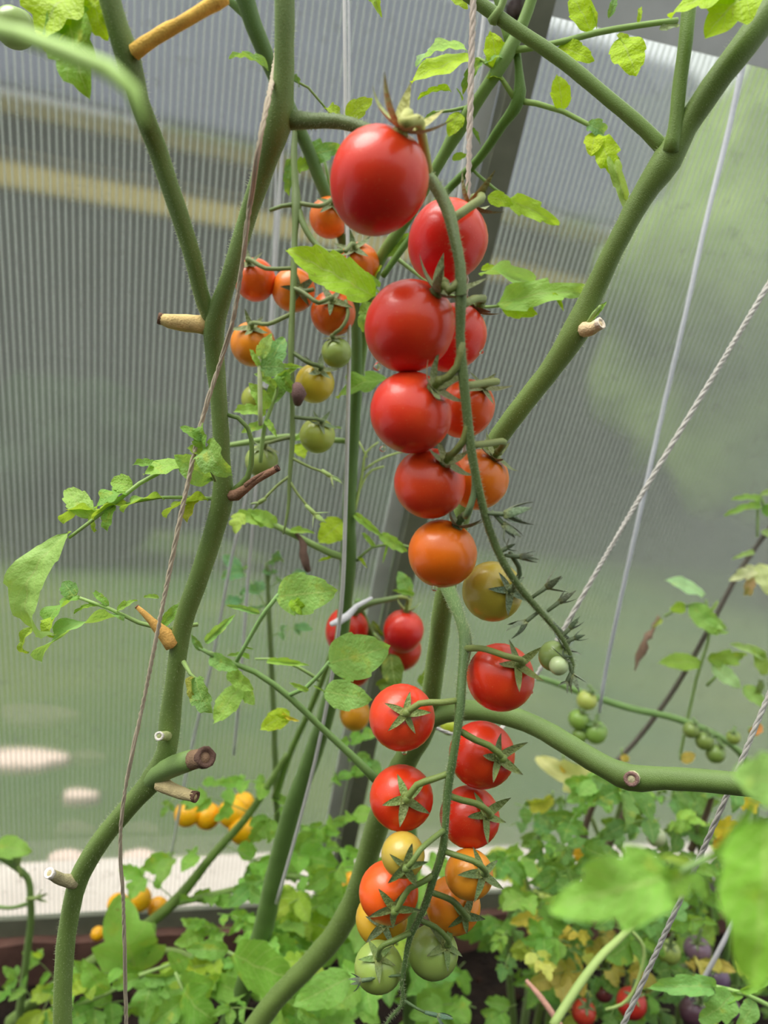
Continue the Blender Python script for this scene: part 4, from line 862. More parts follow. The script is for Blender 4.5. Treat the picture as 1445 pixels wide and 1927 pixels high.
leaf(E_, [(968, 185, .46, 12), (945, 150, .456, 10), (925, 125, .452, 9), (900, 110, .45, 7)],
  [(935, 130, .452, 925, 55, .446, 1.0, 3, (178, 208, 10), .2, 1), (890, 108, .45, 772, 145, .44, .75, 3, (176, 206, 20), .5, .9), (880, 95, .452, 775, 105, .44, .4, 4, (176, 210, 150), .3, .3), (905, 115, .45, 868, 172, .446, .6, 1, (96, 136, 50), .2, 1), (910, 120, .45, 950, 100, .446, .5, 6, (150, 190, 120), .2, .5), (945, 150, .455, 915, 140, .45, .8, 2, GY, .2, .9), (870, 190, .46, 860, 165, .455, .4, 4, G1, 0, .9), (850, 172, .455, 785, 178, .45, .5, 4, (170, 204, 40), .2, .8)], (160, 190, 100))
leaf(E_, [(885, 200, .466, 7), (850, 208, .464, 6), (815, 212, .462, 5)], [(865, 212, .464, 845, 255, .46, .9, 3, (178, 206, 20), .1, 1), (820, 212, .462, 795, 230, .46, .6, 1, G2, 0, .9), (885, 240, .468, 905, 270, .465, .5, 4, G2, 0, .9), (850, 300, .478, 880, 290, .475, .8, 0, (160, 196, 60), .1, .9)])
leaf(E_, [(880, 310, .49, 6), (900, 330, .488, 6), (930, 355, .486, 6), (960, 375, .484, 5)], [(918, 368, .486, 965, 385, .48, .8, 3, (170, 204, 40), .3, .9), (955, 375, .484, 1052, 420, .475, .5, 6, (168, 204, 60), .4, .8)], (120, 150, 70))
leaf(E_, [(740, 480, .53, 8), (790, 520, .52, 7), (860, 560, .505, 6), (915, 578, .50, 6), (950, 575, .498, 5)], [(935, 572, .498, 1112, 538, .47, .45, 6, (150, 192, 90), .5, .6), (945, 575, .498, 1010, 590, .488, .8, 3, (172, 206, 30), .2, .9), (900, 515, .50, 1045, 545, .485, .4, 5, (160, 198, 110), .2, .6), (905, 508, .5, 935, 500, .495, .8, 1, GY, .2, .7), (1040, 550, .48, 1062, 585, .478, .5, 4, GY, .2, .8)])
leaf(E_, [(690, 500, .53, 7), (720, 470, .525, 7), (745, 440, .52, 6)], [(720, 480, .525, 770, 440, .515, .7, 6, (104, 146, 62), .2, .8), (715, 500, .525, 700, 525, .52, .8, 2, GY, .2, .8)])
leaf(E_, [(690, -30, .42, 6), (700, -5, .42, 5)], [(690, -25, .42, 718, 25, .415, .6, 5, (150, 180, 60), .2, .9), (850, -15, .43, 880, 15, .428, .8, 3, GY, .2, .9)])

# ================================================================== red plum truss low behind the centre
RT_ = 'red plum tomatoes behind the centre stem'; SC4 = (120, 140, 76)
H = plant_at('short tomato plant behind the centre stem bearing the red plum tomatoes', 760, 1900, .85)
stemrun('stem', [(770, 1930, .84, 24), (775, 1750, .80, 22), (770, 1500, .76, 20), (745, 1330, .73, 18), (700, 1200, .70, 14), (672, 1130, .68, 12)], H, (104, 134, 70), 10, True)
ptube('truss_stalk', [(660, 1160, .68, 14), (690, 1138, .67, 13), (730, 1128, .66, 10), (758, 1122, .66, 8)], M_STEM, H, 8, (120, 140, 84))
tomato(759, 1188, .67, 76, (208, 28, 40), 'glossy red plum tomato with upright sepals, left of the thick middle stem', (764, 1148), asp=1.08, egg=True, sep='up', sl=.8, ped=[(765, 1125, .658), (745, 1124, .66)], group=RT_, scol=(140, 150, 76), pw=7)
tomato(755, 1225, .70, 74, (200, 26, 30), 'red plum tomato directly under the glossy one with upright sepals', (760, 1195), asp=1.2, egg=True, sep=None, group=RT_)
tomato(652, 1188, .69, 80, (204, 26, 40), 'red plum tomato crossed by the centre stem', (660, 1148), asp=1.25, egg=True, sep=None, group=RT_)
tomato(668, 1256, .72, 66, (186, 16, 26), 'dark red plum tomato between two large pale leaves', (672, 1220), asp=1.2, egg=True, sep=None, group=RT_)
tomato(668, 1345, .72, 58, (226, 150, 40), 'orange-yellow plum tomato left of the lower truss', (668, 1318), asp=1.2, egg=True, sep=None, group=RT_)
tomato(648, 1318, .76, 36, (222, 120, 40), 'orange plum tomato behind the orange-yellow one', (650, 1300), asp=1.2, egg=True, sep=None, group=RT_)
tomato(846, 1366, .62, 36, (176, 186, 50), 'small yellow-green tomato peeping out under the arching side branch', (848, 1352), sep=None)
leaf(H, [(700, 1190, .70, 7), (725, 1215, .68, 6)], [(735, 1230, .67, 745, 1300, .655, .9, 3, (92, 118, 48), .3, .8), (770, 1120, .67, 750, 1075, .665, .9, 3, (120, 168, 92), .2, .9), (780, 1120, .67, 740, 1110, .66, .5, 4, G1, 0, .8), (700, 1170, .69, 722, 1200, .68, .6, 2, (80, 104, 48), .2, .8), (790, 1290, .66, 820, 1250, .65, .8, 0, G1, .2, .8), (710, 1290, .68, 760, 1275, .67, .8, 2, (100, 130, 54), .2, .8)])

# ================================================================== yellow tomatoes near the foot of the wall
YL = 'yellow tomatoes low beside the wall'
K = plant_at('low leafy tomato plant leaning from the bottom left corner, bearing yellow tomatoes', 40, 1900, 1.04, lean=(0, .0))
def clampd(u, v, d):
    r = ray(u, v); g = (.03 - CAMZ) / r.z if r.z < 0 else 9
    return min(d, .94 * wall_d(u, v), g)
def S(L): return [(u, v, clampd(u, v, d), w) for u, v, d, w in L]
stemrun('stem', S([(20, 1925, 1.02, 26), (110, 1850, 1.0, 22), (220, 1780, .98, 22), (330, 1695, .95, 20), (400, 1610, .93, 16), (470, 1530, .90, 14), (540, 1420, .87, 11)]), K, (120, 146, 72), 8)
for (u, v, d, w, lab) in ((352, 1532, .97, 48, 'deep yellow tomato leftmost in the bunch of five beside the left stem'), (390, 1536, .98, 50, 'deep yellow tomato second from left in the bunch of five beside the left stem'), (438, 1530, .97, 56, 'large yellow tomato in the middle of the bunch of five'), (458, 1512, 1.02, 42, 'yellow tomato at the top right of the bunch of five'), (457, 1562, .96, 54, 'yellow tomato hanging lowest in the bunch of five')):
    tomato(u, v, d, w, (255, 178, 20), lab, sep=None, group=YL)
for (u, v, d, w, lab) in ((222, 1702, .98, 40, 'yellow tomato above the round leaf, left of the string'), (262, 1692, .98, 46, 'bright yellow tomato above the round leaf, right of the string'), (297, 1708, 1.0, 38, 'orange-yellow tomato right of the round leaf'), (184, 1757, 1.02, 26, 'small orange tomato low by the timber board'), (640, 1667, 1.0, 36, 'small yellow tomato left of the thick slanting stem'), (600, 1697, 1.0, 28, 'small orange-yellow tomato half hidden in leaves, middle bottom'), (668, 1735, .9, 42, 'dull orange tomato behind the slanting stem near the bottom'), (662, 1655, 1.04, 30, 'yellow tomato tucked behind the slanting stem')):
    tomato(u, v, clampd(u, v, d), w, (255, 172, 22), lab, sep=None, group=YL)
# ------------------------------------------------------------------ leaves low on the left and in the middle
def cl(pl, b, t, *a, **k):
    b = (b[0], b[1], clampd(*b)); t = (t[0], t[1], clampd(*t)); return cleaf(pl, b, t, *a, **k)
LG, LM, LD = (128, 178, 74), (112, 160, 66), (88, 130, 60)
leaf(K, S([(300, 1850, .90, 9), (255, 1830, .88, 9), (245, 1790, .87, 8)]), [(258, 1830, .88, 222, 1702, .84, 1.0, 6, (146, 196, 88), .15, .75), (250, 1800, .87, 190, 1795, .86, 1.0, 3, LM, .1, .9), (262, 1790, .88, 290, 1740, .87, .9, 2, (90, 130, 40), .2, .9)])
leaf(K, S([(135, 1895, .80, 8), (200, 1870, .79, 8), (265, 1835, .78, 9), (320, 1815, .78, 6)]), [(320, 1815, .78, 352, 1805, .77, 1.6, 3, LG, .1, .9), (200, 1870, .79, 155, 1810, .78, .9, 0, LG, .1, .9), (265, 1838, .78, 205, 1860, .77, .9, 1, LM, .2, .9), (270, 1840, .78, 350, 1835, .77, .7, 4, LM, .1, .8), (290, 1835, .78, 265, 1925, .76, 1.1, 6, LM, .1, .9), (300, 1840, .78, 320, 1880, .76, .9, 0, LM, 0, .9)])
leaf(K, S([(330, 1830, .74, 6), (350, 1880, .73, 6), (360, 1930, .72, 6)]), [(345, 1860, .73, 400, 1930, .70, 1.3, 6, (110, 160, 60), .1, .9), (340, 1850, .74, 400, 1850, .72, .9, 3, LG, .1, .9), (345, 1880, .73, 280, 1935, .70, 1.0, 1, LM, .1, .9)])
leaf(K, S([(425, 1790, .72, 8), (445, 1800, .71, 8)]), [(440, 1795, .70, 560, 1850, .66, 1.0, 3, (120, 172, 66), .2, .85), (430, 1790, .71, 350, 1785, .70, .7, 0, LM, .2, .7)])
leaf(K, S([(640, 1850, .66, 7), (650, 1845, .65, 7)]), [(660, 1838, .64, 552, 1892, .62, .8, 3, (130, 180, 80), .2, .8), (560, 1900, .62, 600, 1925, .61, .8, 0, LM, .2, .8)])
for b, t, n_, c in (((330, 1695, .95), (250, 1640, .95), 2, LG), ((400, 1610, .93), (300, 1620, .92), 2, LG), ((470, 1530, .9), (370, 1500, .9), 2, LG), ((440, 1480, .9), (395, 1470, .9), 1, LG), ((420, 1590, .92), (500, 1640, .9), 2, LG), ((330, 1700, .95), (420, 1690, .92), 2, LG), ((430, 1690, .9), (500, 1650, .88), 2, LG),
      ((110, 1850, 1.0), (60, 1800, 1.0), 2, LG), ((220, 1780, .98), (150, 1830, .95), 2, LM), ((60, 1880, .95), (20, 1830, .95), 2, LM), ((110, 1850, .95), (70, 1925, .9), 2, (160, 186, 70)), ((410, 1720, .85), (470, 1740, .82), 2, LG), ((430, 1760, .85), (370, 1740, .84), 2, LM), ((470, 1750, .8), (440, 1830, .78), 2, LM),
      ((330, 1500, .95), (310, 1525, .93), 1, LM), ((400, 1500, .93), (360, 1515, .92), 1, LM), ((540, 1700, .85), (590, 1640, .83), 2, LG), ((560, 1720, .85), (640, 1700, .84), 3, LM), ((600, 1740, .82), (660, 1790, .8), 2, LM), ((560, 1760, .85), (520, 1800, .83), 2, LG), ((560, 1560, .9), (620, 1560, .88), 2, LG), ((600, 1560, .86), (680, 1530, .84), 2, LG), ((620, 1480, .88), (670, 1450, .86), 2, LM), ((590, 1600, .9), (660, 1600, .88), 2, LG), ((520, 1480, .9), (440, 1470, .88), 2, LG), ((560, 1500, .9), (490, 1560, .88), 2, LM), ((600, 1880, .75), (540, 1925, .72), 2, LM), ((620, 1860, .75), (690, 1900, .72), 2, LG), ((480, 1900, .7), (420, 1900, .68), 2, LM), ((640, 1400, .85), (690, 1380, .82), 2, LM), ((650, 1420, .85), (700, 1440, .82), 2, (104, 150, 70))):
    cl(K, b, t, n_, c, ls=.55, face=.6)
rq = random.Random(5)
for (x0, x1, y0, y1, n_, d0, d1) in ((140, 440, 1760, 1915, 12, .75, 1.0), (430, 700, 1560, 1720, 12, .8, 1.02), (430, 740, 1720, 1915, 22, .72, 1.0), (860, 980, 1600, 1915, 12, .85, 1.05), (0, 130, 1860, 1920, 2, .85, 1.0)):
    for k in range(n_):
        u = rq.uniform(x0, x1); v = rq.uniform(y0, y1); a = rq.uniform(0, 6.28); l = rq.uniform(70, 120); d = rq.uniform(d0, d1)
        cl(K, (u, v, d), (u + l * math.cos(a), v + abs(l * math.sin(a)) * .5 - 15, d - .04), rq.choice((1, 2, 2)), rq.choice((LG, LM, LG, (140, 186, 84), (150, 180, 60), (100, 150, 66))), ls=rq.uniform(.6, .8), face=rq.uniform(.4, .85))
stemrun('branch', S([(330, 1700, .95, 12), (450, 1672, .92, 12), (560, 1650, .9, 11), (640, 1690, .88, 10), (690, 1760, .85, 9)]), K, (132, 160, 84), 7)
stemrun('branch', S([(540, 1820, .9, 14), (600, 1770, .88, 14), (660, 1710, .86, 12), (700, 1640, .84, 10)]), K, (132, 160, 84), 7)
stemrun('branch', S([(340, 1900, .95, 16), (420, 1850, .93, 14), (330, 1790, .95, 12), (250, 1800, .96, 12)]), K, (128, 152, 76), 7)
# thin budding plant at the far left edge
L_ = plant_at('thin budding tomato shoot standing at the far left edge', 50, 1900, 1.0, lean=(0, 0))
stemrun('stem', S([(35, 1920, 1.0, 16), (50, 1800, .98, 14), (58, 1700, .96, 13), (50, 1650, .95, 12), (20, 1625, .94, 12), (-20, 1600, .93, 11)]), L_, (124, 152, 84), 8)
ptube('branch', S([(54, 1700, .96, 8), (25, 1708, .95, 7), (-15, 1705, .95, 7)]), M_STEM, L_, 7, (132, 160, 92))
for a in ((40, 1650, .94, 30, 1612, 14), (50, 1692, .95, 82, 1688, 16)): bud(L_, *a, (146, 168, 92), 5)
leaf(L_, S([(30, 1620, .94, 6), (20, 1600, .94, 5)]), [(-10, 1590, .94, 58, 1602, .93, .8, 3, (150, 196, 90), .2, .5), (80, 1800, .95, 60, 1795, .95, .8, 0, GY)])

# ------------------------------------------------------------------ right: pale plant before the wall with a dark stem
Mq = plant_at('withering tomato plant with dark thin stem and pale leaves at the right edge', 1180, 1500, 1.1, lean=(-.1, .05))
stemrun('stem', [(1130, 1470, 1.06, 10), (1200, 1390, 1.05, 10), (1260, 1310, 1.03, 10), (1330, 1190, 1.0, 10), (1395, 1070, .98, 10), (1480, 950, .96, 9)], Mq, (104, 94, 88), 8, True)
stemrun('branch', [(1280, 1420, 1.02, 6), (1310, 1280, 1.0, 6), (1335, 1180, .98, 5), (1328, 1130, .97, 5)], Mq, STEML, 6)
PL_, PD = (176, 204, 130), (150, 190, 100)
leaf(Mq, [(1440, 960, .95, 6), (1430, 930, .95, 5), (1425, 1010, .95, 5)], [(1432, 945, .95, 1380, 935, .94, .6, 4, PD, .2, .7), (1435, 955, .95, 1365, 965, .94, .5, 4, PD, .2, .7), (1430, 930, .95, 1480, 915, .94, .6, 4, PL_, .2, .8), (1432, 960, .95, 1480, 960, .94, .9, 3, (104, 160, 70), .1, .9), (1420, 1040, .96, 1380, 1050, .95, .5, 4, PL_, .2, .8), (1425, 1070, .96, 1375, 1090, .95, .6, 6, (220, 222, 170), .2, .9), (1430, 1060, .96, 1450, 1120, .94, .9, 3, (206, 214, 150), .2, .9), (1410, 1080, .96, 1405, 1128, .95, .7, 2, (176, 136, 104), .2, .9), (1432, 1000, .96, 1470, 1010, .95, .6, 3, PL_, 0, .9)])
leaf(Mq, [(1330, 1170, .98, 6), (1320, 1140, .97, 5), (1290, 1140, .97, 5), (1250, 1160, .97, 5)], [(1325, 1120, .97, 1255, 1088, .96, .7, 3, (170, 208, 150), .3, .6), (1300, 1135, .97, 1350, 1195, .95, .8, 3, (146, 190, 90), .2, .8), (1310, 1150, .97, 1370, 1185, .95, .7, 1, (160, 200, 110), .2, .8), (1290, 1140, .97, 1262, 1148, .96, .9, 3, (150, 184, 50), .2, .9), (1245, 1165, .97, 1230, 1180, .96, .5, 1, (180, 196, 90), .1, .9), (1330, 1185, .98, 1372, 1190, .96, .6, 5, PD, .2, .8), (1335, 1150, .97, 1352, 1130, .96, .5, 1, PL_, 0, .9)])
dl = ptube('leaf', [(1240, 1160, .97, 6), (1228, 1185, .965, 9), (1215, 1205, .96, 16), (1206, 1225, .96, 14), (1195, 1262, .958, 3)], M_DRY, Mq, 8, (134, 108, 88), 'hanging brown withered leaf', wob=.6)
leaf(Mq, [(1330, 1290, 1.0, 6), (1350, 1270, .99, 5)], [(1318, 1248, .99, 1242, 1245, .97, .6, 3, (136, 172, 64), .3, .7), (1330, 1240, .99, 1410, 1235, .98, .6, 6, (136, 172, 70), .3, .7), (1340, 1250, .99, 1395, 1295, .97, .7, 3, (170, 206, 140), .2, .8), (1400, 1290, .99, 1440, 1330, .97, .8, 3, PD, .1, .9), (1440, 1240, .98, 1380, 1210, .97, .6, 4, PL_, .1, .8), (1440, 1270, .98, 1420, 1215, .97, .7, 3, (150, 180, 80), .1, .8), (1430, 1280, .98, 1425, 1310, .97, .8, 2, (84, 104, 60), .1, .9)])
N_ = plant_at('arching tomato stem with green tomatoes before the wall, right of the lower truss', 1330, 1700, 1.05, lean=(0, .03))
stemrun('stem', S([(1400, 1720, 1.0, 13), (1420, 1600, 1.0, 12), (1395, 1420, 1.0, 12), (1350, 1385, .99, 12), (1280, 1355, .98, 13), (1175, 1330, .97, 13), (1080, 1298, .96, 12), (1010, 1275, .95, 10), (960, 1270, .94, 8)]), N_, (120, 154, 84), 8, True)
GT = 'green tomatoes hanging before the wall on the right'
for (u, v, w, c, lab) in ((1104, 1318, 38, (186, 194, 100), 'pale green tomato highest of the four under the arching stem'), (1088, 1354, 38, (140, 168, 76), 'green tomato left in the bunch of four under the arching stem'), (1120, 1378, 44, (138, 166, 78), 'largest green tomato in the bunch of four under the arching stem'), (1090, 1384, 28, (124, 150, 66), 'smallest green tomato at the back of the bunch of four'),
      (1300, 1374, 30, (124, 142, 66), 'dark green tomato first in the hanging chain at the right'), (1325, 1394, 34, (128, 148, 70), 'dark green tomato in the middle of the hanging chain at the right'), (1346, 1418, 36, (122, 144, 66), 'dark green tomato lowest in the hanging chain at the right'), (1380, 1388, 26, (150, 164, 76), 'small green tomato right of the hanging chain')):
    tomato(u, v, .95, w, c, lab, sep='mid', sl=.9, group=GT, scol=(110, 136, 76), ped=[(u + 3, v - w * .75, .95)], pw=5)
# ------------------------------------------------------------------ dense low bushes on the right
BU = [('low bushy tomato plant filling the ground right of the lower truss', 1010, 1860), ('dense yellowing tomato bush under the long horizontal branch', 1150, 1830), ('tangled tomato bush at the lower right with purple tomatoes', 1330, 1840)]
bushes = [plant_at(l, u, v, clampd(u, v, 1.15), lean=(0, 0)) for l, u, v in BU]
rr = random.Random(21)
PAL = [LM, LD, LD, (96, 146, 78), (124, 172, 78), (140, 180, 76), (84, 124, 64), (108, 156, 84)]
YLW = [(206, 208, 100), (196, 210, 96), (222, 196, 80), (186, 166, 84), (206, 214, 120)]
for bi, (x0, x1, y0, y1, n_) in enumerate(((955, 1110, 1490, 1915, 46), (1060, 1270, 1450, 1915, 56), (1230, 1450, 1440, 1915, 46))):
    pl = bushes[bi]; po = ORG[pl.name]
    for k in range(4):
        u = rr.uniform(x0, x1); v = rr.uniform(y0, y0 + 200)
        q = P(u, v, clampd(u, v, rr.uniform(.95, 1.15))); b_ = Vector((po.x, po.y, 0)) + Vector((rr.uniform(-.05, .05), rr.uniform(-.05, .05), -.01))
        m_ = b_.lerp(q, .5) + Vector((rr.uniform(-.04, .04), 0, .03))
        V, Fc = tube([b_, m_, q], [.006, .005, .003], 7, .03, po, .05); part('stem', mesh('stem', V, Fc, M_STEM), pl, jit((116, 140, 76)))
    for k in range(n_):
        u = rr.uniform(x0, x1); v = y0 + (y1 - y0) * rr.random() ** .8
        d = rr.uniform(.78, 1.18); a = rr.uniform(0, 6.28); l = rr.uniform(45, 95)
        c = rr.choice(PAL) if rr.random() > (.10 if v < 1780 else .28) else rr.choice(YLW)
        cl(pl, (u, v, d), (u + l * math.cos(a), v + abs(l * math.sin(a)) * .6 - 10, d - rr.uniform(0, .05)), rr.choice((1, 2, 2, 3)), c, ls=rr.uniform(.5, .7), face=rr.uniform(.35, .8))
for (u, v, d, tu, tv, c, w_) in ((1150, 1490, .95, 1010, 1430, (226, 220, 150), .6), (1060, 1430, .95, 1068, 1460, (222, 180, 60), 1.0), (1040, 1500, .95, 985, 1520, (180, 176, 60), 1.0), (1390, 1500, .9, 1440, 1515, (236, 206, 60), 1.2), (1340, 1555, .9, 1395, 1560, (236, 206, 60), 1.3), (1340, 1590, .9, 1390, 1580, (206, 150, 40), .8), (1095, 1590, .95, 1090, 1625, (226, 160, 40), 1.3), (1170, 1420, .98, 1180, 1440, (222, 186, 90), 1.4), (1280, 1430, .98, 1310, 1420, (226, 190, 100), 1.0), (1410, 1380, .95, 1440, 1360, (220, 140, 80), .9)):
    lo = ptube('leaf', S([(u, v - 12, d, 4), (u, v, d, 4)]), M_STEM, bushes[1], 5, STEML, wob=0)
    leaflet(lo, P(u, v, clampd(u, v, d)), P(tu, tv, clampd(tu, tv, d)), w_, R.choice((3, 6, 2)), c, R.uniform(-.4, .4), .85)
for L in ([(1090, 1600, 1.02, 14), (1110, 1530, 1.0, 12), (1135, 1480, .98, 8)], [(1140, 1600, 1.05, 12), (1180, 1520, 1.02, 14), (1190, 1470, 1.0, 8)], [(1300, 1600, 1.0, 14), (1330, 1530, .98, 12), (1345, 1480, .96, 9)]):
    ptube('dry_stem', S(L), M_DRY, bushes[1], 7, (120, 100, 88))
ptube('branch', S([(1040, 1930, .62, 16), (1085, 1860, .64, 16), (1130, 1800, .66, 15), (1185, 1745, .68, 12), (1220, 1680, .70, 9)]), M_STEM, bushes[1], 10, (164, 188, 106))
ptube('branch', S([(1185, 1748, .68, 7), (1210, 1780, .68, 7), (1205, 1830, .68, 6), (1170, 1890, .68, 6), (1140, 1900, .68, 6)]), M_STEM, bushes[1], 8, (164, 188, 106))
ptube('dry_stem', S([(1060, 1940, .66, 12), (1020, 1880, .67, 11), (990, 1845, .68, 7)]), M_DRY, bushes[1], 7, (206, 156, 136))
PU = 'tomatoes low in the right-hand bushes'
for (u, v, d, w, c, lab) in ((1235, 1575, .95, 36, (196, 200, 160), 'pale whitish-green tomato under the horizontal branch'), (1028, 1757, .95, 32, (150, 170, 96), 'green tomato in the bushes right of the lowest orange pair'), (1258, 1792, .88, 44, (150, 166, 84), 'green tomato with a soft shine beside the slanting string'), (1312, 1788, .9, 50, (112, 88, 104), 'dusky purple tomato at the top of the purple bunch'), (1345, 1840, .9, 54, (92, 74, 96), 'large dark purple tomato right of the white string end'), (1286, 1838, .9, 44, (120, 126, 92), 'purple-green tomato in the middle of the purple bunch'), (1303, 1903, .82, 50, (84, 56, 70), 'dark purple tomato lowest at the bottom right'),
      (1076, 1846, .9, 36, (88, 64, 70), 'small dark purple tomato by the dry pink stem'), (1136, 1868, .85, 34, (120, 52, 62), 'reddish-purple tomato left of the slanting string'), (1188, 1888, .8, 56, (176, 32, 40), 'red tomato behind the foot of the slanting string'), (1098, 1905, .8, 46, (180, 36, 36), 'red tomato at the bottom edge under the pale branch'), (1372, 1898, .85, 40, (100, 76, 90), 'purple tomato at the bottom right beside the serrated leaf'), (1180, 1790, 1.0, 32, (130, 100, 96), 'dull brownish tomato deep in the bushes')):
    tomato(u, v, clampd(u, v, d), w, c, lab, sep='mid' if w > 40 else None, group=PU, ped=[(u + 8, v - w * .8, clampd(u, v, d) - .01)], pw=6)
lf = bushes[2]
leaf(lf, [(1460, 1900, .55, 10), (1400, 1870, .55, 9), (1340, 1855, .55, 7)], [(1345, 1858, .55, 1225, 1855, .54, .55, 1, (128, 182, 96), .3, .7), (1380, 1868, .55, 1320, 1925, .54, 1.0, 6, (130, 180, 90), .1, .9), (1340, 1855, .55, 1330, 1838, .55, .8, 0, LM), (1400, 1870, .55, 1340, 1890, .55, .6, 4, LG), (1420, 1880, .55, 1390, 1940, .54, .9, 3, (140, 190, 100), 0, .9), (1390, 1865, .55, 1470, 1830, .54, .4, 4, LG, 0, .7)], (150, 186, 100))

# ------------------------------------------------------------------ near, out-of-focus leaves
FGp = plant_at('blurred near tomato shoot with big soft green leaves at the lower right', 1480, 1950, 0.164, lean=(.02, 0))
stemrun('stem', [(1600, 2000, 0.1722, 34), (1598, 1800, 0.170, 30), (1596, 1600, 0.168, 28), (1600, 1450, 0.168, 24)], FGp, (130, 160, 84), 10, True)
leaf(FGp, [(1596, 1580, 0.168, 16), (1475, 1560, 0.164, 14), (1400, 1590, 0.1624, 14), (1320, 1620, 0.1607, 14), (1250, 1655, 0.1583, 14)], [(1262, 1648, 0.1591, 1045, 1705, 0.1492, .75, 6, (128, 178, 70), .35, .85), (1290, 1640, 0.1599, 1235, 1690, 0.1558, 1.2, 2, (110, 152, 50), .3, .9), (1300, 1640, 0.1599, 1335, 1700, 0.1558, .9, 1, (120, 170, 66), 0, .9), (1300, 1625, 0.1615, 1240, 1610, 0.1599, .6, 4, (176, 206, 90), .3, .8)], (120, 150, 86))
leaf(FGp, [(1598, 1560, 0.168, 16), (1490, 1540, 0.1517, 14), (1450, 1550, 0.1476, 12)], [(1440, 1540, 0.146, 1425, 1870, 0.1353, .85, 3, (128, 182, 60), .1, 1.0), (1480, 1470, 0.1476, 1385, 1460, 0.1435, 1.2, 3, (150, 196, 100), .2, .9), (1420, 1500, 0.1476, 1320, 1640, 0.1476, .3, 4, (140, 186, 90), .2, .9)], (130, 170, 90))
FGt = plant_at('blurred near tomato leaf stalk crossing the top left corner', -60, 30, .14, name='leaf_stalk', lean=(-.05, 0))
FGt['category'] = 'stalk'
pts, rad = pxpts([(-420, 300, .125, 30), (-220, 60, .12, 34), (-60, 44, .118, 40), (40, 66, .115, 44), (130, 100, .112, 44), (205, 132, .11, 48), (250, 172, .11, 40), (272, 235, .11, 12)])
p0 = pts[0]; pts = [Vector((p0.x - .04, p0.y, -.01)), Vector((p0.x - .03, p0.y, .5))] + pts; rad = [.003, .003] + [r * .75 for r in rad]
V, Fc = tube(pts, rad, 10, .008, org(FGt), .05); part('stem', mesh('stem', V, Fc, M_STEM), FGt, (176, 212, 110))

# ------------------------------------------------------------------ strings
BE, WH = (200, 186, 160), (216, 216, 214)
def topup(L, w):  # carry the string on above the frame
    return L
twine('garden_twine', [(528, -60, .345, 12), (524, 60, .336, 12), (514, 140, .318, 12), (507, 175, .298, 12), (488, 270, .29, 11), (468, 400, .305, 11), (455, 500, .315, 10), (440, 595, .325, 9), (412, 690, .335, 9), (386, 770, .34, 10), (352, 915, .345, 10), (310, 1120, .355, 10), (268, 1330, .368, 9), (235, 1490, .378, 8), (227, 1560, .385, 8), (232, 1700, .40, 8), (238, 1945, .43, 8)], 'beige twisted twine wound down the thick left stem', BE)
twine('garden_twine', [(893, -60, .33, 14), (888, 80, .33, 14), (884, 240, .33, 14), (880, 385, .332, 13), (876, 560, .345, 12), (870, 700, .365, 11), (874, 850, .39, 10), (882, 930, .40, 9)], 'beige twisted twine hanging straight down onto the second red tomato', (206, 192, 176))
twine('raffia_string', [(648, -60, .50, 7), (649, 100, .50, 7), (651, 260, .505, 7), (654, 440, .51, 7), (657, 640, .52, 7), (654, 800, .53, 8), (650, 960, .545, 7), (645, 1100, .56, 8), (628, 1250, .60, 7), (600, 1400, .64, 6), (560, 1560, .68, 6), (520, 1700, .71, 6)], 'white raffia string running down beside the centre stem', (222, 220, 216), M_FILM, 1)
twine('raffia_string', [(655, -60, .505, 5), (657, 100, .505, 5), (656, 260, .51, 5), (650, 440, .515, 5)], 'thin white raffia strand close beside the centre string at the top', (222, 222, 222), M_FILM, 1)
twine('raffia_knot', [(700, 1125, .60, 6), (672, 1140, .60, 10), (655, 1158, .598, 14), (640, 1168, .595, 15), (622, 1175, .592, 9)], 'white raffia knot tied round the centre stem', (236, 234, 236), M_FILM, 1)['category'] = 'knot'
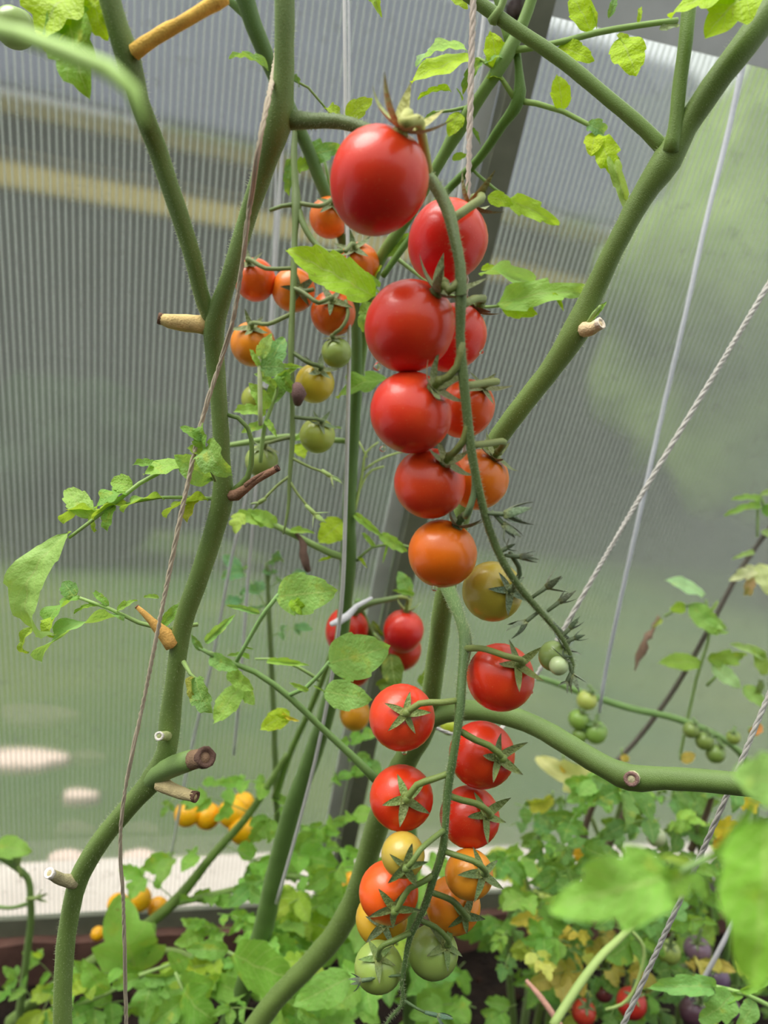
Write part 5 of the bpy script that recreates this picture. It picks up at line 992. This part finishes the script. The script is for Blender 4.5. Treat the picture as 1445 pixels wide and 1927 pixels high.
twine('raffia_string', [(534, 240, .62, 5), (528, 330, .63, 7), (520, 460, .64, 8), (512, 620, .66, 7), (492, 800, .68, 6), (478, 960, .70, 6), (466, 1100, .73, 6), (452, 1290, .77, 6), (440, 1420, .82, 5)], 'white raffia string behind the orange truss, left of the thin stalk', WH, M_FILM, 1)
twine('raffia_string', [(520, 260, .66, 4), (515, 480, .68, 5), (500, 700, .70, 5), (470, 900, .73, 5), (438, 1040, .76, 6), (400, 1240, .82, 6), (360, 1410, .88, 6), (320, 1620, .93, 5)], 'faint white raffia string slanting towards the yellow tomatoes', WH, M_FILM, 1)
twine('raffia_string', [(918, -40, .55, 8), (905, 80, .55, 8), (885, 210, .56, 8), (868, 340, .57, 8), (850, 480, .58, 7), (800, 800, .61, 6)], 'white raffia string behind the straight hanging twine', WH, M_FILM, 1)
twine('garden_twine', [(1500, 445, .50, 12), (1445, 537, .50, 12), (1330, 728, .51, 11), (1215, 918, .52, 11), (1120, 1080, .53, 10), (1060, 1185, .54, 10), (1000, 1285, .55, 9), (925, 1388, .53, 8), (865, 1385, .50, 7), (806, 1365, .475, 7)], 'pale twisted twine slanting across the right half towards the top right red tomato', (212, 208, 198))
twine('raffia_string', [(1425, -20, .60, 16), (1400, 110, .60, 13), (1372, 240, .61, 11), (1325, 430, .62, 10), (1290, 590, .63, 9), (1250, 760, .65, 9), (1205, 960, .67, 9), (1165, 1140, .70, 8), (1135, 1290, .74, 7), (1128, 1340, .75, 6)], 'flat white raffia string hanging from the top right corner', (226, 228, 232), M_FILM, 1)
twine('garden_twine', [(1500, 1190, .38, 10), (1445, 1312, .385, 11), (1375, 1480, .395, 11), (1320, 1605, .41, 11), (1245, 1770, .43, 11), (1165, 1945, .45, 11)], 'white twisted twine passing behind the horizontal branch to the bottom edge', (206, 202, 194))
twine('raffia_string', [(1400, 1700, .72, 9), (1365, 1765, .72, 9), (1325, 1840, .73, 9), (1300, 1880, .74, 8)], 'short white string end among the purple tomatoes', (216, 214, 216), M_FILM, 1)
